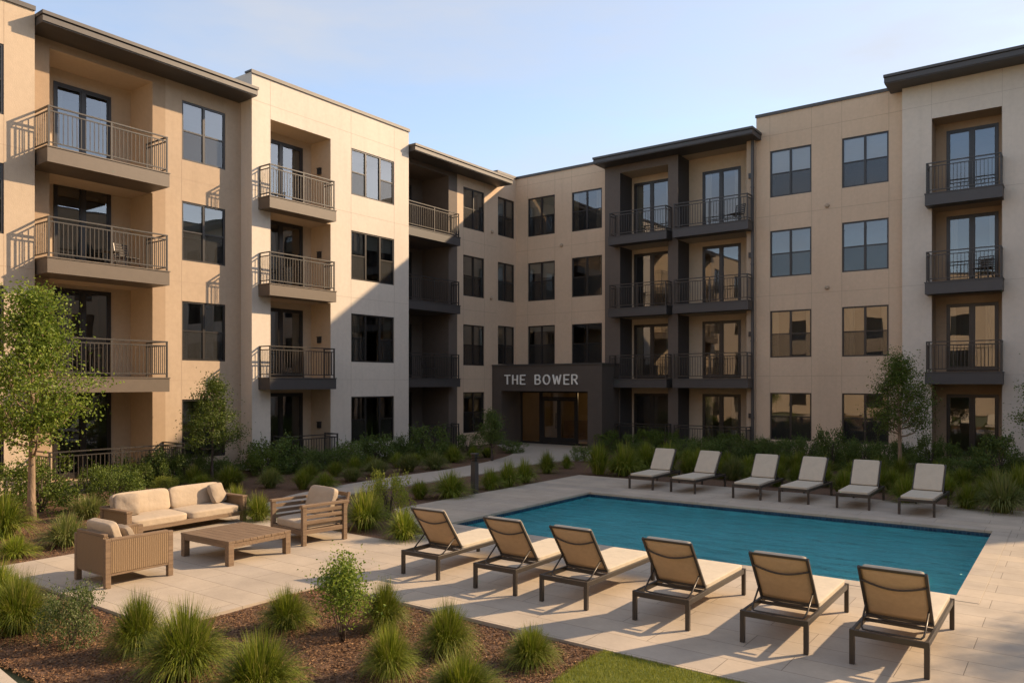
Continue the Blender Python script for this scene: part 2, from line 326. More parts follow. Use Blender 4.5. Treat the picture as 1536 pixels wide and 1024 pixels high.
PLANTS = [
    ('T', -10.03, 3.86, 0.41, 0.69, 'dense fountain grass tuft at the left edge in front of the woven armchair'),
    ('T', -11.48, 4.15, 0.39, 0.61, 'grass tuft cut by the left edge nearest the mulch corner of the patio'),
    ('B1', -9.1, 4.05, 0.33, 0.58, 'small speckled shrub with pale tips between two front grass tufts'),
    ('T', -8.21, 4.33, 0.33, 0.65, 'grass tuft right of the speckled shrub in the front bed'),
    ('T', -7.16, 4.25, 0.44, 0.75, 'widest fountain grass tuft in the front bed, left of the bottom centre'),
    ('T', -6.08, 4.35, 0.42, 0.62, 'large grass tuft cut off by the bottom edge below the woody shrub'),
    ('T', -7.63, 5.84, 0.32, 0.48, 'small round grass tuft at the patio corner left of the woody shrub'),
    ('T', -6.68, 6.53, 0.28, 0.57, 'upright grass tuft just right of the woody shrub'),
    ('T', -5.5, 6.31, 0.31, 0.56, 'round grass tuft against the deck edge near the second lounger'),
    ('T', -5.54, 5.48, 0.28, 0.52, 'round grass tuft in the middle of the front mulch bed'),
    ('T', -4.59, 6.59, 0.28, 0.4, 'grass tuft nearest the lawn beside the deck edge'),
    ('T', -4.54, 5.41, 0.36, 0.47, 'grass tuft cut by the bottom edge, left of the lawn'),
    ('L', -19.06, 7.75, 1.02, 1.09, 'big round leafy bush behind the trunk of the left tree'),
    ('L', -17.87, 8.85, 0.64, 0.92, 'leafy bush left of the sofa, right of the tree trunk'),
    ('T', -14.7, 6.44, 0.47, 0.6, 'feathery grass tuft behind the woven armchair'),
    ('T', -16.36, 6.04, 0.51, 0.91, 'bright grass tuft at the left edge below the tree'),
    ('T', -14.38, 5.48, 0.34, 0.4, 'low grass tuft at the left edge beside the patio corner'),
    ('T', -17.25, 7.99, 0.5, 0.52, 'sunlit dry grass clump in front of the leafy bush'),
    ('B', -21.46, 12.11, 0.7, 0.9, 'dark shrub at the end of the left patio railing'),
    ('Y', -19.74, 11.14, 0.39, 0.39, 'small yellow green shrub behind the sofa back'),
    ('T', -20.48, 12.46, 0.44, 0.58, 'green grass clump behind the sofa left of the small tree'),
    ('T', -19.15, 12.72, 0.52, 0.64, 'grass clump at the foot of the small tree behind the sofa'),
    ('T', -13.99, 9.98, 0.37, 0.62, 'grass tuft between the sofa and the wooden armchair'),
    ('T', -15.5, 10.47, 0.38, 0.61, 'grass tuft behind the right arm of the sofa'),
    ('T', -18.26, 13.38, 0.43, 0.56, 'pale grass clump behind the wooden armchair, in the shade'),
    ('T', -17.27, 13.76, 0.37, 0.55, 'grass clump behind the cushion of the wooden armchair'),
    ('T', -17.0, 14.31, 0.41, 0.45, 'shaded grass clump beside the start of the path'),
    ('T', -17.52, 15.77, 0.46, 0.44, 'dry grass clump left of the path bend'),
    ('B', -21.27, 15.6, 0.92, 1.05, 'dark round bush at the corner of the white wall'),
    ('B', -20.57, 16.59, 0.64, 0.71, 'low dark bush before the white wall railing'),
    ('B', -19.81, 17.64, 0.58, 0.85, 'dark bush right of the white wall railing'),
    ('B', -20.68, 19.7, 0.8, 0.93, 'dark bush under the three-light ground window'),
    ('B', -20.57, 21.0, 0.5, 0.86, 'dark bush at the right corner of the white wall'),
    ('B', -19.78, 21.58, 0.78, 1.11, 'dark bush in front of the recessed ground balcony'),
    ('T', -17.9, 17.16, 0.55, 0.55, 'dull grass clump left of the path, before the dark bush'),
    ('T', -17.9, 18.55, 0.51, 0.62, 'dull grass clump beside the path bend'),
    ('T', -17.72, 19.68, 0.48, 0.59, 'dull grass clump beyond the path bend'),
    ('T', -18.68, 21.77, 0.42, 0.69, 'light green grass clump under the first ground window left of the entrance'),
    ('B', -21.13, 25.59, 0.63, 0.63, 'low dark hedge bush left of the entrance'),
    ('B', -19.18, 26.23, 0.62, 0.45, 'low dark plant at the left jamb of the entrance'),
    ('Y', -12.51, 12.33, 0.52, 0.93, 'bright yellow green bush right of the wooden armchair'),
    ('T', -11.6, 10.79, 0.51, 0.81, 'large sunlit grass tuft right of the wooden armchair'),
    ('T', -10.12, 10.39, 0.4, 0.6, 'sunlit grass tuft at the corner of patio and deck'),
    ('T', -13.46, 14.39, 0.37, 0.48, 'low shaded grass clump between the path and the pool deck'),
    ('T', -12.99, 15.03, 0.58, 0.69, 'wide shaded grass tuft left of the bollard'),
    ('T', -13.09, 16.84, 0.39, 0.59, 'grass tuft right of the bollard'),
    ('T', -13.03, 17.57, 0.4, 0.76, 'grass tuft second to the right of the bollard'),
    ('T', -13.17, 18.58, 0.4, 0.71, 'grass tuft third to the right of the bollard'),
    ('T', -13.97, 20.96, 0.39, 0.74, 'rounded grass tuft in front of the entrance doors'),
    ('T', -14.19, 22.53, 0.25, 0.51, 'smallest grass tuft in front of the entrance'),
    ('B', -15.02, 25.07, 0.55, 0.5, 'low dark plant at the right jamb of the entrance'),
    ('T', -12.41, 21.64, 0.54, 1.03, 'tall grass clump right of the entrance at the head of the deck'),
    ('T', -11.58, 21.8, 0.59, 1.06, 'tall grass clump left of the first far lounger'),
    ('T', -11.54, 23.21, 0.55, 0.97, 'tall grass clump behind the first far lounger'),
    ('T', -11.11, 24.03, 0.54, 0.94, 'tall grass clump before the left ground balcony railing'),
    ('T', -9.71, 23.18, 0.47, 0.85, 'grass clump behind the second far lounger'),
    ('B', -10.98, 26.82, 0.73, 0.78, 'dark bush under the ground balcony railing'),
    ('B', -10.0, 27.55, 0.68, 0.83, 'dark bush right of the ground balcony railing'),
    ('T', -8.42, 22.85, 0.45, 0.73, 'pale rounded grass clump between second and third far loungers'),
    ('B', -9.13, 28.18, 0.61, 0.78, 'dark bush at the foot of the downspout'),
    ('B', -8.07, 27.82, 0.71, 0.8, 'dark bush under the left ground window of the tan wall'),
    ('T', -6.86, 22.1, 0.42, 0.72, 'grass clump behind the third far lounger'),
    ('B', -6.68, 27.27, 0.63, 1.17, 'tall dark bush between the two ground windows of the tan wall'),
    ('B', -5.71, 27.99, 0.74, 0.85, 'dark bush under the right ground window of the tan wall'),
    ('T', -4.88, 21.27, 0.42, 0.66, 'grass clump between the fourth and fifth far loungers'),
    ('T', -6.04, 23.06, 0.42, 0.69, 'grass clump behind the fourth far lounger'),
    ('T', -4.34, 22.76, 0.4, 0.69, 'grass clump behind the fifth far lounger'),
    ('B', -4.84, 29.13, 0.39, 0.87, 'narrow dark bush behind the trunk of the right tree'),
    ('B', -3.94, 28.79, 0.51, 1.06, 'dark bush left of the ground floor glass door'),
    ('T', -3.39, 20.96, 0.41, 0.69, 'grass tuft at the foot of the right tree'),
    ('T', -3.34, 23.49, 0.43, 0.65, 'grass clump behind the sixth far lounger'),
    ('B', -1.85, 27.27, 0.74, 1.16, 'dark bush at the right edge before the white wall'),
    ('B', -2.78, 26.2, 0.49, 0.59, 'low dark bush before the ground floor glass door'),
    ('T', -2.04, 20.7, 0.37, 0.65, 'grass tuft right of the sixth far lounger'),
    ('T', -1.35, 20.51, 0.55, 0.96, 'large pale grass tuft near the right edge behind the deck'),
    ('T', -1.17, 23.56, 0.51, 0.85, 'grass clump cut by the right edge'),
    ('B', -22.66, 11.61, 0.79, 0.67, 'low shaded bush before the left patio railing'),
    ('B', -22.44, 13.83, 0.63, 0.55, 'low shaded bush below the ground window of the brown section'),
]
# ------------------------------------------------------------------ facades
class F:
    """wall plane; s runs along the wall, n points out of it. 'L' faces +X, 'R' faces -Y, 'O' faces +Y, 'E' faces -X"""
    def __init__(s, k, P): s.k = k; s.P = P
    def p(s, a, z, n):
        if s.k == 'L': return (s.P+n, a, z)
        if s.k == 'R': return (a, s.P-n, z)
        if s.k == 'O': return (a, s.P+n, z)
        return (s.P-n, a, z)
    def box(s, mb, a0, a1, z0, z1, n0, n1):
        p = s.p(a0, z0, n0); q = s.p(a1, z1, n1); mb.box(p[0], q[0], p[1], q[1], p[2], q[2])
    def quad(s, mb, *pts): mb.quad(*[s.p(*q) for q in pts])
OFF = {}
def part(mb, name, mat, parent, **kw):
    o = mb.build(name, mat, parent, **kw)
    if parent is not None and parent.name in OFF: o.location = OFF[parent.name]
    return o
def wall(f, s0, s1, z0, z1, ops, mat, parent, rev=.10, ends=(1,1), depth=2.2, recs=(), label=None, top=True):
    dk = .02 if 12.55 < z1 < 12.85 and z1 != 12.75 or (z1 == 12.75 and recs) else .8
    mb = MB(); allop = list(ops)+list(recs)
    ss = sorted({s0, s1, *[v for o in allop for v in o[:2]]}); zs = sorted({z0, z1, *[v for o in allop for v in o[2:4]]})
    ss = [v for v in ss if s0 <= v <= s1]; zs = [v for v in zs if z0 <= v <= z1]
    for i in range(len(ss)-1):
        for j in range(len(zs)-1):
            cs = (ss[i]+ss[i+1])/2; cz = (zs[j]+zs[j+1])/2
            if any(o[0] < cs < o[1] and o[2] < cz < o[3] for o in allop): continue
            f.quad(mb, (ss[i],zs[j],0), (ss[i+1],zs[j],0), (ss[i+1],zs[j+1],0), (ss[i],zs[j+1],0))
    for a, b, c, d in ops:
        for q in (((a,c,0),(a,d,0),(a,d,-rev),(a,c,-rev)), ((b,c,0),(b,d,0),(b,d,-rev),(b,c,-rev)), ((a,d,0),(b,d,0),(b,d,-rev),(a,d,-rev)), ((a,c,0),(b,c,0),(b,c,-rev),(a,c,-rev))):
            f.quad(mb, *q)
    if ends[0]: f.quad(mb, (s0,z0,0),(s0,z1,0),(s0,z1,-depth),(s0,z0,-depth))
    if ends[1]: f.quad(mb, (s1,z0,0),(s1,z1,0),(s1,z1,-depth),(s1,z0,-depth))
    if top:
        f.quad(mb, (s0,z1,0),(s1,z1,0),(s1,z1,-.3),(s0,z1,-.3)); f.quad(mb, (s0,z1,-.3),(s1,z1,-.3),(s1,z1-dk,-.3),(s0,z1-dk,-.3))
        f.quad(mb, (s0,z1-dk,-.3),(s1,z1-dk,-.3),(s1,z1-dk,-depth-.5),(s0,z1-dk,-depth-.5))
    o = part(mb, 'wall', mat, parent); tag(o, label); return o
rw = random.Random(3)
def window(f, a, b, c, d, parent, style='2x2', n0=0, blind=None, room=True, label=None, kind='window', fw=.055, glass='glass'):
    mb = MB(); t0 = n0-.095; t1 = n0-.025
    f.box(mb, a, b, d-fw, d, t0, t1); f.box(mb, a, b, c, c+fw, t0, t1)
    f.box(mb, a, a+fw, c+fw, d-fw, t0, t1); f.box(mb, b-fw, b, c+fw, d-fw, t0, t1)
    W = b-a; Hh = d-c
    def rail(x0, x1, z, h=.045): f.box(mb, x0, x1, z-h/2, z+h/2, t0+.008, t1-.008)
    def mull(x, w_=.08, e=0): f.box(mb, x-w_/2, x+w_/2, c+fw, d-fw, t0-.001, t1+.002+e)
    zm = c+Hh*.5
    if style == '2x2':
        m_ = (a+b)/2; mull(m_); rail(a+fw, m_-.04, zm); rail(m_+.04, b-fw, zm)
        halves = [(a+fw, m_-.04), (m_+.04, b-fw)]
    elif style == '3':
        w3 = W/3; mull(a+w3); mull(b-w3); rail(a+fw, a+w3-.04, zm); rail(b-w3+.04, b-fw, zm)
        halves = [(a+fw, a+w3-.04), (a+w3+.04, b-w3-.04), (b-w3+.04, b-fw)]
    else:
        m_ = (a+b)/2; mull(m_, .11)
        for x0, x1 in ((a+fw, m_-.055), (m_+.055, b-fw)):
            f.box(mb, x0, x0+.04, c+fw, d-fw, t0+.01, t1-.012); f.box(mb, x1-.04, x1, c+fw, d-fw, t0+.01, t1-.012)
            f.box(mb, x0+.04, x1-.04, d-fw-.05, d-fw, t0+.01, t1-.012); f.box(mb, x0+.04, x1-.04, c+fw, c+fw+.09, t0+.01, t1-.012)
        halves = [(a+fw+.04, m_-.095), (m_+.095, b-fw-.04)]
    w_ = part(mb, kind, 'frame', parent); tag(w_, label)
    pm = MB(); np_ = n0-.062; f.quad(pm, (a+.02,c+.02,np_),(b-.02,c+.02,np_),(b-.02,d-.02,np_),(a+.02,d-.02,np_))
    pm.build('pane', glass, w_)
    if style in ('2x2', '3') and kind == 'window' and room:
        sm = MB()
        for q, (x0, x1) in enumerate(halves):
            if style == '3' and q == 1: continue
            sm = MB(); f.quad(sm, (x0-.01,c+fw,n0-.050),(x1+.01,c+fw,n0-.050),(x1+.01,zm,n0-.050),(x0-.01,zm,n0-.050))
            sm.build('insect_screen', 'screen', w_)
    if not room: return w_
    r = MB(); D = n0-1.5; t = n0-.10; e = .25
    f.quad(r, (a-e,c,D),(b+e,c,D),(b+e,d,D),(a-e,d,D))
    f.quad(r, (a-e,c,t),(a-e,d,t),(a-e,d,D),(a-e,c,D)); f.quad(r, (b+e,c,t),(b+e,d,t),(b+e,d,D),(b+e,c,D))
    f.quad(r, (a-e,d,t),(b+e,d,t),(b+e,d,D),(a-e,d,D)); f.quad(r, (a-e,c,t),(b+e,c,t),(b+e,c,D),(a-e,c,D))
    f.quad(r, (a-e,c,t),(a,c,t),(a,d,t),(a-e,d,t)); f.quad(r, (b,c,t),(b+e,c,t),(b+e,d,t),(b,d,t))
    r.build('room', 'room', w_)
    if blind is None: blind = rw.choice([0,.2,.25,.5,.45,'c','c','c',.12,.8])
    nb = n0-.14
    if blind == 'c':
        cm = MB()
        for x0, x1 in ((a+.03, a+W*rw.uniform(.14,.26)), (b-W*rw.uniform(.14,.26), b-.03)):
            k = 14
            for i in range(k):
                u0 = x0+(x1-x0)*i/k; u1 = x0+(x1-x0)*(i+1)/k
                g0 = nb-.02*(i % 2)-.02; g1 = nb-.02*((i+1) % 2)-.02
                f.quad(cm, (u0,c+.02,g0),(u1,c+.02,g1),(u1,d-.03,g1),(u0,d-.03,g0))
        cm.build('curtain', 'curtain', w_)
    elif blind:
        bm = MB()
        for x0, x1 in halves:
            h = Hh*(blind+rw.choice([0,0,0,.12]))
            f.box(bm, x0-.02, x1+.02, d-.03-h, d-.03, nb-.006, nb)
            f.box(bm, x0-.02, x1+.02, d-.05-h, d-.03-h, nb-.014, nb+.006)
        bm.build('blind', 'blind', w_)
    return w_
def joints(f, ss, zs, s0, s1, z0, z1, ops, mat, parent):
    mb = MB(); wd = .0065; e = .0025
    def clear(lo, hi, cuts):
        segs = [(lo, hi)]
        for a, b in cuts:
            new = []
            for x, y in segs:
                if b <= x or a >= y: new.append((x, y)); continue
                if a > x: new.append((x, a))
                if b < y: new.append((b, y))
            segs = new
        return segs
    for s in ss:
        for a, b in clear(z0, z1, [(o[2]-.01, o[3]+.01) for o in ops if o[0]-.005 <= s <= o[1]+.005]): f.box(mb, s-wd, s+wd, a, b, -.004, e)
    for z in zs:
        cuts = [(o[0]-.01, o[1]+.01) for o in ops if o[2] <= z <= o[3]]+[(s-wd, s+wd) for s in ss]
        for a, b in clear(s0, s1, cuts): f.box(mb, a, b, z-wd, z+wd, -.004, e)
    part(mb, 'joint', mat, parent)
def railing(f, a, b, z, n0, n1, parent, mat, sides=(1,1)):
    """n1 is the front line, n0 the wall"""
    mb = MB(); h = 1.06
    f.box(mb, a, b, z+h-.035, z+h, n1-.05, n1); f.box(mb, a+.04, b-.04, z+h-.15, z+h-.12, n1-.04, n1-.01); f.box(mb, a+.04, b-.04, z+.09, z+.12, n1-.04, n1-.01)
    posts = [a, b-.045]
    if b-a > 2.6: posts.append((a+b)/2-.02)
    for x in posts: f.box(mb, x, x+.045, z, z+h-.035, n1-.046, n1-.004)
    k = max(2, int((b-a)/.115)); st = (b-a-.09)/k
    for i in range(1, k):
        x = a+.045+st*i; f.box(mb, x-.008, x+.008, z+.12, z+h-.15, n1-.033, n1-.017)
    for on, x in zip(sides, (a, b-.05)):
        if not on: continue
        f.box(mb, x, x+.05, z+h-.035, z+h, n0, n1-.05); f.box(mb, x+.01, x+.04, z+h-.15, z+h-.12, n0, n1-.046); f.box(mb, x+.01, x+.04, z+.09, z+.12, n0, n1-.046)
        f.box(mb, x+.003, x+.042, z, z+h-.035, n0, n0+.04)
        kk = max(2, int((n1-n0)/.115))
        for i in range(1, kk):
            y = n0+.02+(n1-n0-.06)*i/kk; f.box(mb, x+.017, x+.033, z+.12, z+h-.15, y-.008, y+.008)
    return mb.build('railing', mat, parent)
def balcony(f, a, b, z, proj, parent, fm, rm, th=.38, label=None):
    mb = MB(); f.box(mb, a, b, z-th, z-.03, .003, proj); f.box(mb, a-.02, b+.02, z-.03, z, .003, proj+.02)
    o = part(mb, 'balcony', fm, parent); tag(o, label)
    railing(f, a+.03, b-.03, z, .01, proj-.03, o, rm); return o
def recess(f, a, b, z0, z1, D, floors, doors, parent, sm, bm, cm=None, th=.38):
    """bay behind the wall plane: side walls sm, back wall bm, ceilings; doors on the back wall"""
    s = MB()
    for x in (a, b): f.quad(s, (x,z0,0),(x,z1,0),(x,z1,-D),(x,z0,-D))
    part(s, 'bay_side_wall', sm, parent)
    g = F(f.k, f.P); bk = MB(); ops = [(d[0], d[1], d[2], d[3]) for d in doors]
    ss = sorted({a, b, *[v for o in ops for v in o[:2]]}); zs = sorted({z0, z1, *[v for o in ops for v in o[2:]]})
    for i in range(len(ss)-1):
        for j in range(len(zs)-1):
            cs = (ss[i]+ss[i+1])/2; cz = (zs[j]+zs[j+1])/2
            if any(o[0] < cs < o[1] and o[2] < cz < o[3] for o in ops): continue
            f.quad(bk, (ss[i],zs[j],-D),(ss[i+1],zs[j],-D),(ss[i+1],zs[j+1],-D),(ss[i],zs[j+1],-D))
    f.quad(bk, (a,z1,0),(b,z1,0),(b,z1,-D),(a,z1,-D))
    part(bk, 'bay_back_wall', bm, parent)
    for z in floors:
        c = MB(); f.box(c, a, b, z-th, z-.004, -D, -.001)
        part(c, 'bay_floor_slab', cm or bm, parent)
    for d in doors: window(f, *d[:4], parent, style='door', n0=-D+.05, kind='glass_door', fw=.075, blind=d[4] if len(d) > 4 else None)
def eave(f, a, b, z, ov, parent, mat='roof', back=.3, th=.2, lip=.09, label=None):
    mb = MB(); f.box(mb, a, b, z, z+th, -back, ov); f.box(mb, a-.03, b+.03, z+th, z+th+lip, -back, ov+.07); f.box(mb, a-.01, b+.01, z+.03, z+th-.03, ov, ov+.03)
    k = z+th+lip
    f.quad(mb, (a,k,ov),(b,k,ov),(b,k+.12,-3.0),(a,k+.12,-3.0))
    o = part(mb, 'eave', mat, parent); tag(o, label); return o
def cap(f, a, b, z, parent, mat='roof'):
    mb = MB(); f.box(mb, a, b, z+.001, z+.06, -.34, .045); f.box(mb, a, b, z-.06, z+.001, .004, .045); part(mb, 'parapet_cap', mat, parent)

B = empty('apartment_building', (-22.7, 31.3, 0)); OFF[B.name] = (22.7, -31.3, 0)
tag(B, 'four-storey cream and tan apartment building with dark balconies wrapping two sides of the pool court', 'building')
W_ = F('L', -22.7); V_ = F('L', -22.1)
# S0: sand wall at the far left
hd = [11.82, 8.65, 5.5, 2.4]; H_ = 1.87
ops = [(a, a+1.55, h-1.8, h) for a in (6.62, 2.3) for h in (11.56, 8.52, 5.4, 2.35)]
wall(V_, -1, 8.89, 0, 12.75, ops, 'sand', B)
for o in ops: window(V_, *o, B)
joints(V_, [8.17, 6.61], [9.0, 5.9, 2.8], -1, 8.89, 0, 12.75, ops, M['joint'], B); cap(V_, -1, 8.9, 12.75, B)
# S1: tan section under a deep eave, with a bay of wide balconies
ops = [(13.38, 14.91, h-1.87, h) for h in hd]
rec = [(9.5, 12.42, 0, 12.08)]
wall(W_, 12.83, 15.5, 0, 12.6, ops, 'tan', B, ends=(0,0))
wall(W_, 8.89, 12.83, 0, 12.6, [], 'pilaster', B, recs=rec, ends=(0,0), label='darker brown wall framing the wide balcony bay')
for h, o in zip(hd, ops): window(W_, *o, B, blind={11.82:.5}.get(h, None))
sl1 = [9.08, 6.2, 3.08, .06]
recess(W_, 9.5, 12.42, 0, 12.08, 1.3, sl1, [(10.15, 11.8, z+.04, z+2.62, bl) for z, bl in zip(sl1, ('c', 0, 0, 0))], B, 'recess', 'recess')
for z in sl1[:3]: balcony(W_, 8.95, 12.28, z, 1.2, B, 'fascia_brown', 'rail_sunlit', th=.42)
balcony(W_, 8.95, 12.8, .06, 1.25, B, 'fascia_dark', 'rail', th=.1, label='black ground floor railing on a low slab')
joints(W_, [13.37], [9.35, 6.1, 3.0], 12.83, 15.5, 0, 12.6, ops, M['joint'], B)
eave(W_, 8.92, 15.42, 12.32, 1.0, B, th=.2, label='deep brown overhanging eave')
# S2: cream section
ops = [(19.85, 22.11, h-d_, h) for h, d_ in ((11.8,1.75),(8.69,1.85),(5.55,1.83),(2.4,1.78))]
rec = [(16.24, 18.85, 0, 11.88)]
wall(V_, 15.5, 22.95, 0, 13.27, ops, 'cream', B, recs=rec, label='cream wall with the single narrow balcony bay')
for i, o in enumerate(ops): window(V_, *o, B, style='3', blind=[.0,.3,'c',0][i])
sl2 = [9.12, 6.22, 3.1, .06]
recess(V_, 16.24, 18.85, 0, 11.88, 1.1, sl2, [(16.5, 18.45, z+.04, z+2.5, bl) for z, bl in zip(sl2, ('c',0,'c',0))], B, 'recess', 'recess')
for z in sl2[:3]: balcony(V_, 15.75, 18.58, z, .62, B, 'fascia_brown' if z > 4 else 'fascia_dark', 'rail_sunlit' if z > 4 else 'rail', th=.40)  # sunlit and shaded tones of one metal: upper pair lit, lowest in shade
balcony(V_, 16.3, 18.62, .06, .75, B, 'fascia_dark', 'rail', th=.1)
joints(V_, [16.23, 19.84, 22.12], [12.35, 9.35, 6.15, 3.05], 15.5, 22.95, 0, 13.27, ops+rec, surf('cream_joint', (.46,.39,.32), .9, .03, 5, 0), B); cap(V_, 15.46, 22.99, 13.27, B)
# S3: dark bay and tan wall under the second eave
h3 = [11.95, 8.82, 5.62, 2.5]
ops = [(27.16, 28.70, h-1.88, h) for h in h3]; rec = [(23.0, 26.13, 0, 12.2)]
wall(W_, 26.72, 29.7, 0, 12.75, ops, 'beige', B, ends=(0,0))
wall(W_, 22.95, 26.72, 0, 12.75, [], 'taupe', B, recs=rec, ends=(0,0), label='dark brown wall framing the shaded balcony bay')
for o in ops: window(W_, *o, B)
sl3 = [9.42, 6.38, 3.13, .06]
recess(W_, 23.0, 26.13, 0, 12.2, 1.6, sl3, [(23.6, 25.4, z+.04, z+2.45, 0) for z in sl3], B, 'taupe', 'taupe')
for z in sl3: balcony(W_, 23.0, 26.35, z, .5, B, 'fascia_dark', 'rail')
joints(W_, [27.15, 28.71], [9.5, 6.3, 3.1], 26.72, 29.7, 0, 12.75, ops, M['joint'], B)
eave(W_, 23.0, 29.72, 12.42, .9, B, th=.2, label='brown eave ending at the inner corner')
ops = [(29.78, 31.12, h-1.88, h) for h in (12.0, 8.82, 5.72)]
wall(W_, 29.7, 31.3, 0, 13.2, ops, 'beige', B, ends=(1,0)); cap(W_, 29.7, 31.3, 13.2, B)
for o in ops: window(W_, *o, B, blind=.4)
# B0: back wall over the entrance
Q = F('R', 31.3)
ops = [(-21.98, -20.4, h-1.89, h) for h in (12.06, 8.86, 5.74)]+[(-19.42, -17.78, h-1.87, h) for h in (12.0, 8.88, 5.72)]
wall(Q, -22.7, -17.3, 0, 13.2, ops, 'beige', B, ends=(0,1), recs=[(-22.1,-17.4,0,2.9)]); cap(Q, -22.65, -17.3, 13.2, B)
for i, o in enumerate(ops): window(Q, *o, B, blind=[.45,.25,.12,'c',.0,0][i])
joints(Q, [-20.39, -22.0, -19.43], [12.75, 9.5, 6.3], -22.7, -17.3, 3.8, 13.2, ops, M['joint'], B)
# B1: dark brown block with two balcony bays
K = F('R', 30.9)
rec = [(-16.62, -14.28, 0, 12.4), (-13.82, -10.83, 0, 12.75)]
wall(K, -17.4, -10.83, 0, 12.8, [], 'taupe', B, recs=rec, ends=(1,0), label='dark brown wall framing the two balcony bays')
wall(K, -10.83, -10.5, 0, 12.8, [], 'tan', B, ends=(1,1))
sl4 = [9.45, 6.24, 3.1, .1]; hB = [12.12, 8.86, 5.6, 2.45]
recess(K, -16.62, -14.28, 0, 12.4, 1.15, sl4, [(-16.5, -14.7, z+.03, h, bl) for z, h, bl in zip(sl4, hB, ('c',0,'c',0))], B, 'charcoal', 'recess')
s_ = MB(); K.quad(s_, (-13.81,0,0),(-13.81,12.75,0),(-13.81,12.75,-1.149),(-13.81,0,-1.149)); part(s_, 'bay_side_wall', 'charcoal', B)
recess(K, -13.816, -10.83, 0, 12.75, 1.15, sl4, [(-13.18, -11.48, z+.03, h, bl) for z, h, bl in zip(sl4, hB, ('c',0,0,'c'))], B, 'recess', 'recess')
for z in sl4[:3]:
    balcony(K, -16.9, -14.08, z, .6, B, 'fascia_dark', 'rail'); balcony(K, -13.8, -10.56, z, .6, B, 'fascia_dark', 'rail')
balcony(K, -16.6, -14.1, .1, .6, B, 'fascia_dark', 'rail', th=.12); balcony(K, -13.8, -10.6, .1, .6, B, 'fascia_dark', 'rail', th=.12)
eave(K, -17.5, -10.3, 12.74, .85, B, 'fascia_dark', th=.2, label='dark sloping eave over the paired balcony bays')
# B2: beige block
T_ = F('R', 31.1)
hr = [12.23, 9.02, 5.81, 2.53]
ops = [(-9.94, -8.34, h-1.87, h) for h in hr]+[(-7.21, -5.59, h-1.89, h) for h in hr]
wall(T_, -10.5, -5.07, 0, 13.73, ops, 'beige', B, ends=(1,0)); cap(T_, -10.53, -5.0, 13.73, B)
for i, o in enumerate(ops): window(T_, *o, B, blind=[.5,0,'c',0,.48,.0,'c',0][i])
joints(T_, [-9.95, -8.33, -7.22, -5.58], [12.86, 9.62, 6.42, 3.2], -10.5, -5.07, 0, 13.73, ops, M['joint'], B)
mb = MB(); mb.box(-10.62, -10.52, 30.80, 30.895, 0.1, 12.75); mb.box(-10.6, -10.54, 30.82, 31.02, 12.75, 12.82)
for z in (1.5, 4.6, 7.7, 10.8): mb.box(-10.635, -10.505, 30.79, 30.897, z, z+.05)
part(mb, 'downspout', 'fascia_dark', B)
# B3: cream block at the right
C_ = F('R', 30.7)
ops = [(x, x+1.6, h-1.87, h) for x in (1.0, 4.2, 7.4) for h in hr]
rec = [(-4.12, -2.03, 0, 12.25)]
wall(C_, -5.07, 9.6, 0, 13.65, ops, 'cream', B, recs=rec, label='cream wall with the balcony bay at the right')
for o in ops: window(C_, *o, B)
sl5 = [9.5, 6.42, 3.3, .28]; hd5 = [11.98, 8.9, 5.75, 2.52]
recess(C_, -4.12, -2.03, 0, 12.25, .95, sl5, [(-3.78, -2.19, z+.04, h, bl) for z, h, bl in zip(sl5, hd5, (0,'c','c',0))], B, 'pilaster', 'pilaster', th=.40)
for z in sl5[:3]: balcony(C_, -4.26, -1.97, z, .6, B, 'fascia_dark', 'rail', th=.42)
joints(C_, [-4.13, -2.02, .99], [12.75, 9.55, 6.4, 3.2], -5.07, 9.6, 0, 13.6, ops+rec, surf('cream_joint_right', (.46,.39,.32), .9, .03, 5, 0), B)  # same joint colour as on the left cream section
eave(C_, -5.5, 9.9, 13.52, .85, B, 'fascia_dark', th=.22, label='dark eave over the cream block at the right')
# volumes and roofs behind the facades
mb = MB(); mb.box(-36, -24.9-.4, -1, 42, 0, 12.3); mb.box(-25.29, 9.6, 33.6, 44, 0, 12.3)
part(mb, 'wall', 'tan', B)
# small wall fixtures
for f, a, z in ((V_, 18.84, 11.2),(V_, 18.84, 8.1),(V_, 18.84, 4.95),(V_, 18.84, 1.8)):
    mb = MB(); mb.box(-22.75, -22.6, a-.09, a-.002, z-.55, z-.33); mb.box(-22.77, -22.58, a-.1, a-.0, z-.33, z-.31); part(mb, 'wall_lamp', 'frame', B)
for z in (11.3, 8.1, 4.9, 1.6):
    mb = MB(); K.box(mb, -10.72, -10.62, z-.1, z+.1, .003, .1); part(mb, 'wall_lamp', 'frame', B)
for f, a, z in ((T_, -7.75, 9.75),(T_, -7.75, 6.6),(Q, -20.0, 10.0-.7+.25),(W_, 29.2, 7.0),(W_, 29.3, 10.2)):
    mb = MB(); n = 12
    c0 = f.p(a, z, 0); c1 = f.p(a, z, .05); c2 = f.p(a, z, .085); mb.tube([c0, c1, c2], [.085, .085, .05], 12); part(mb, 'wall_vent', 'tan', B)
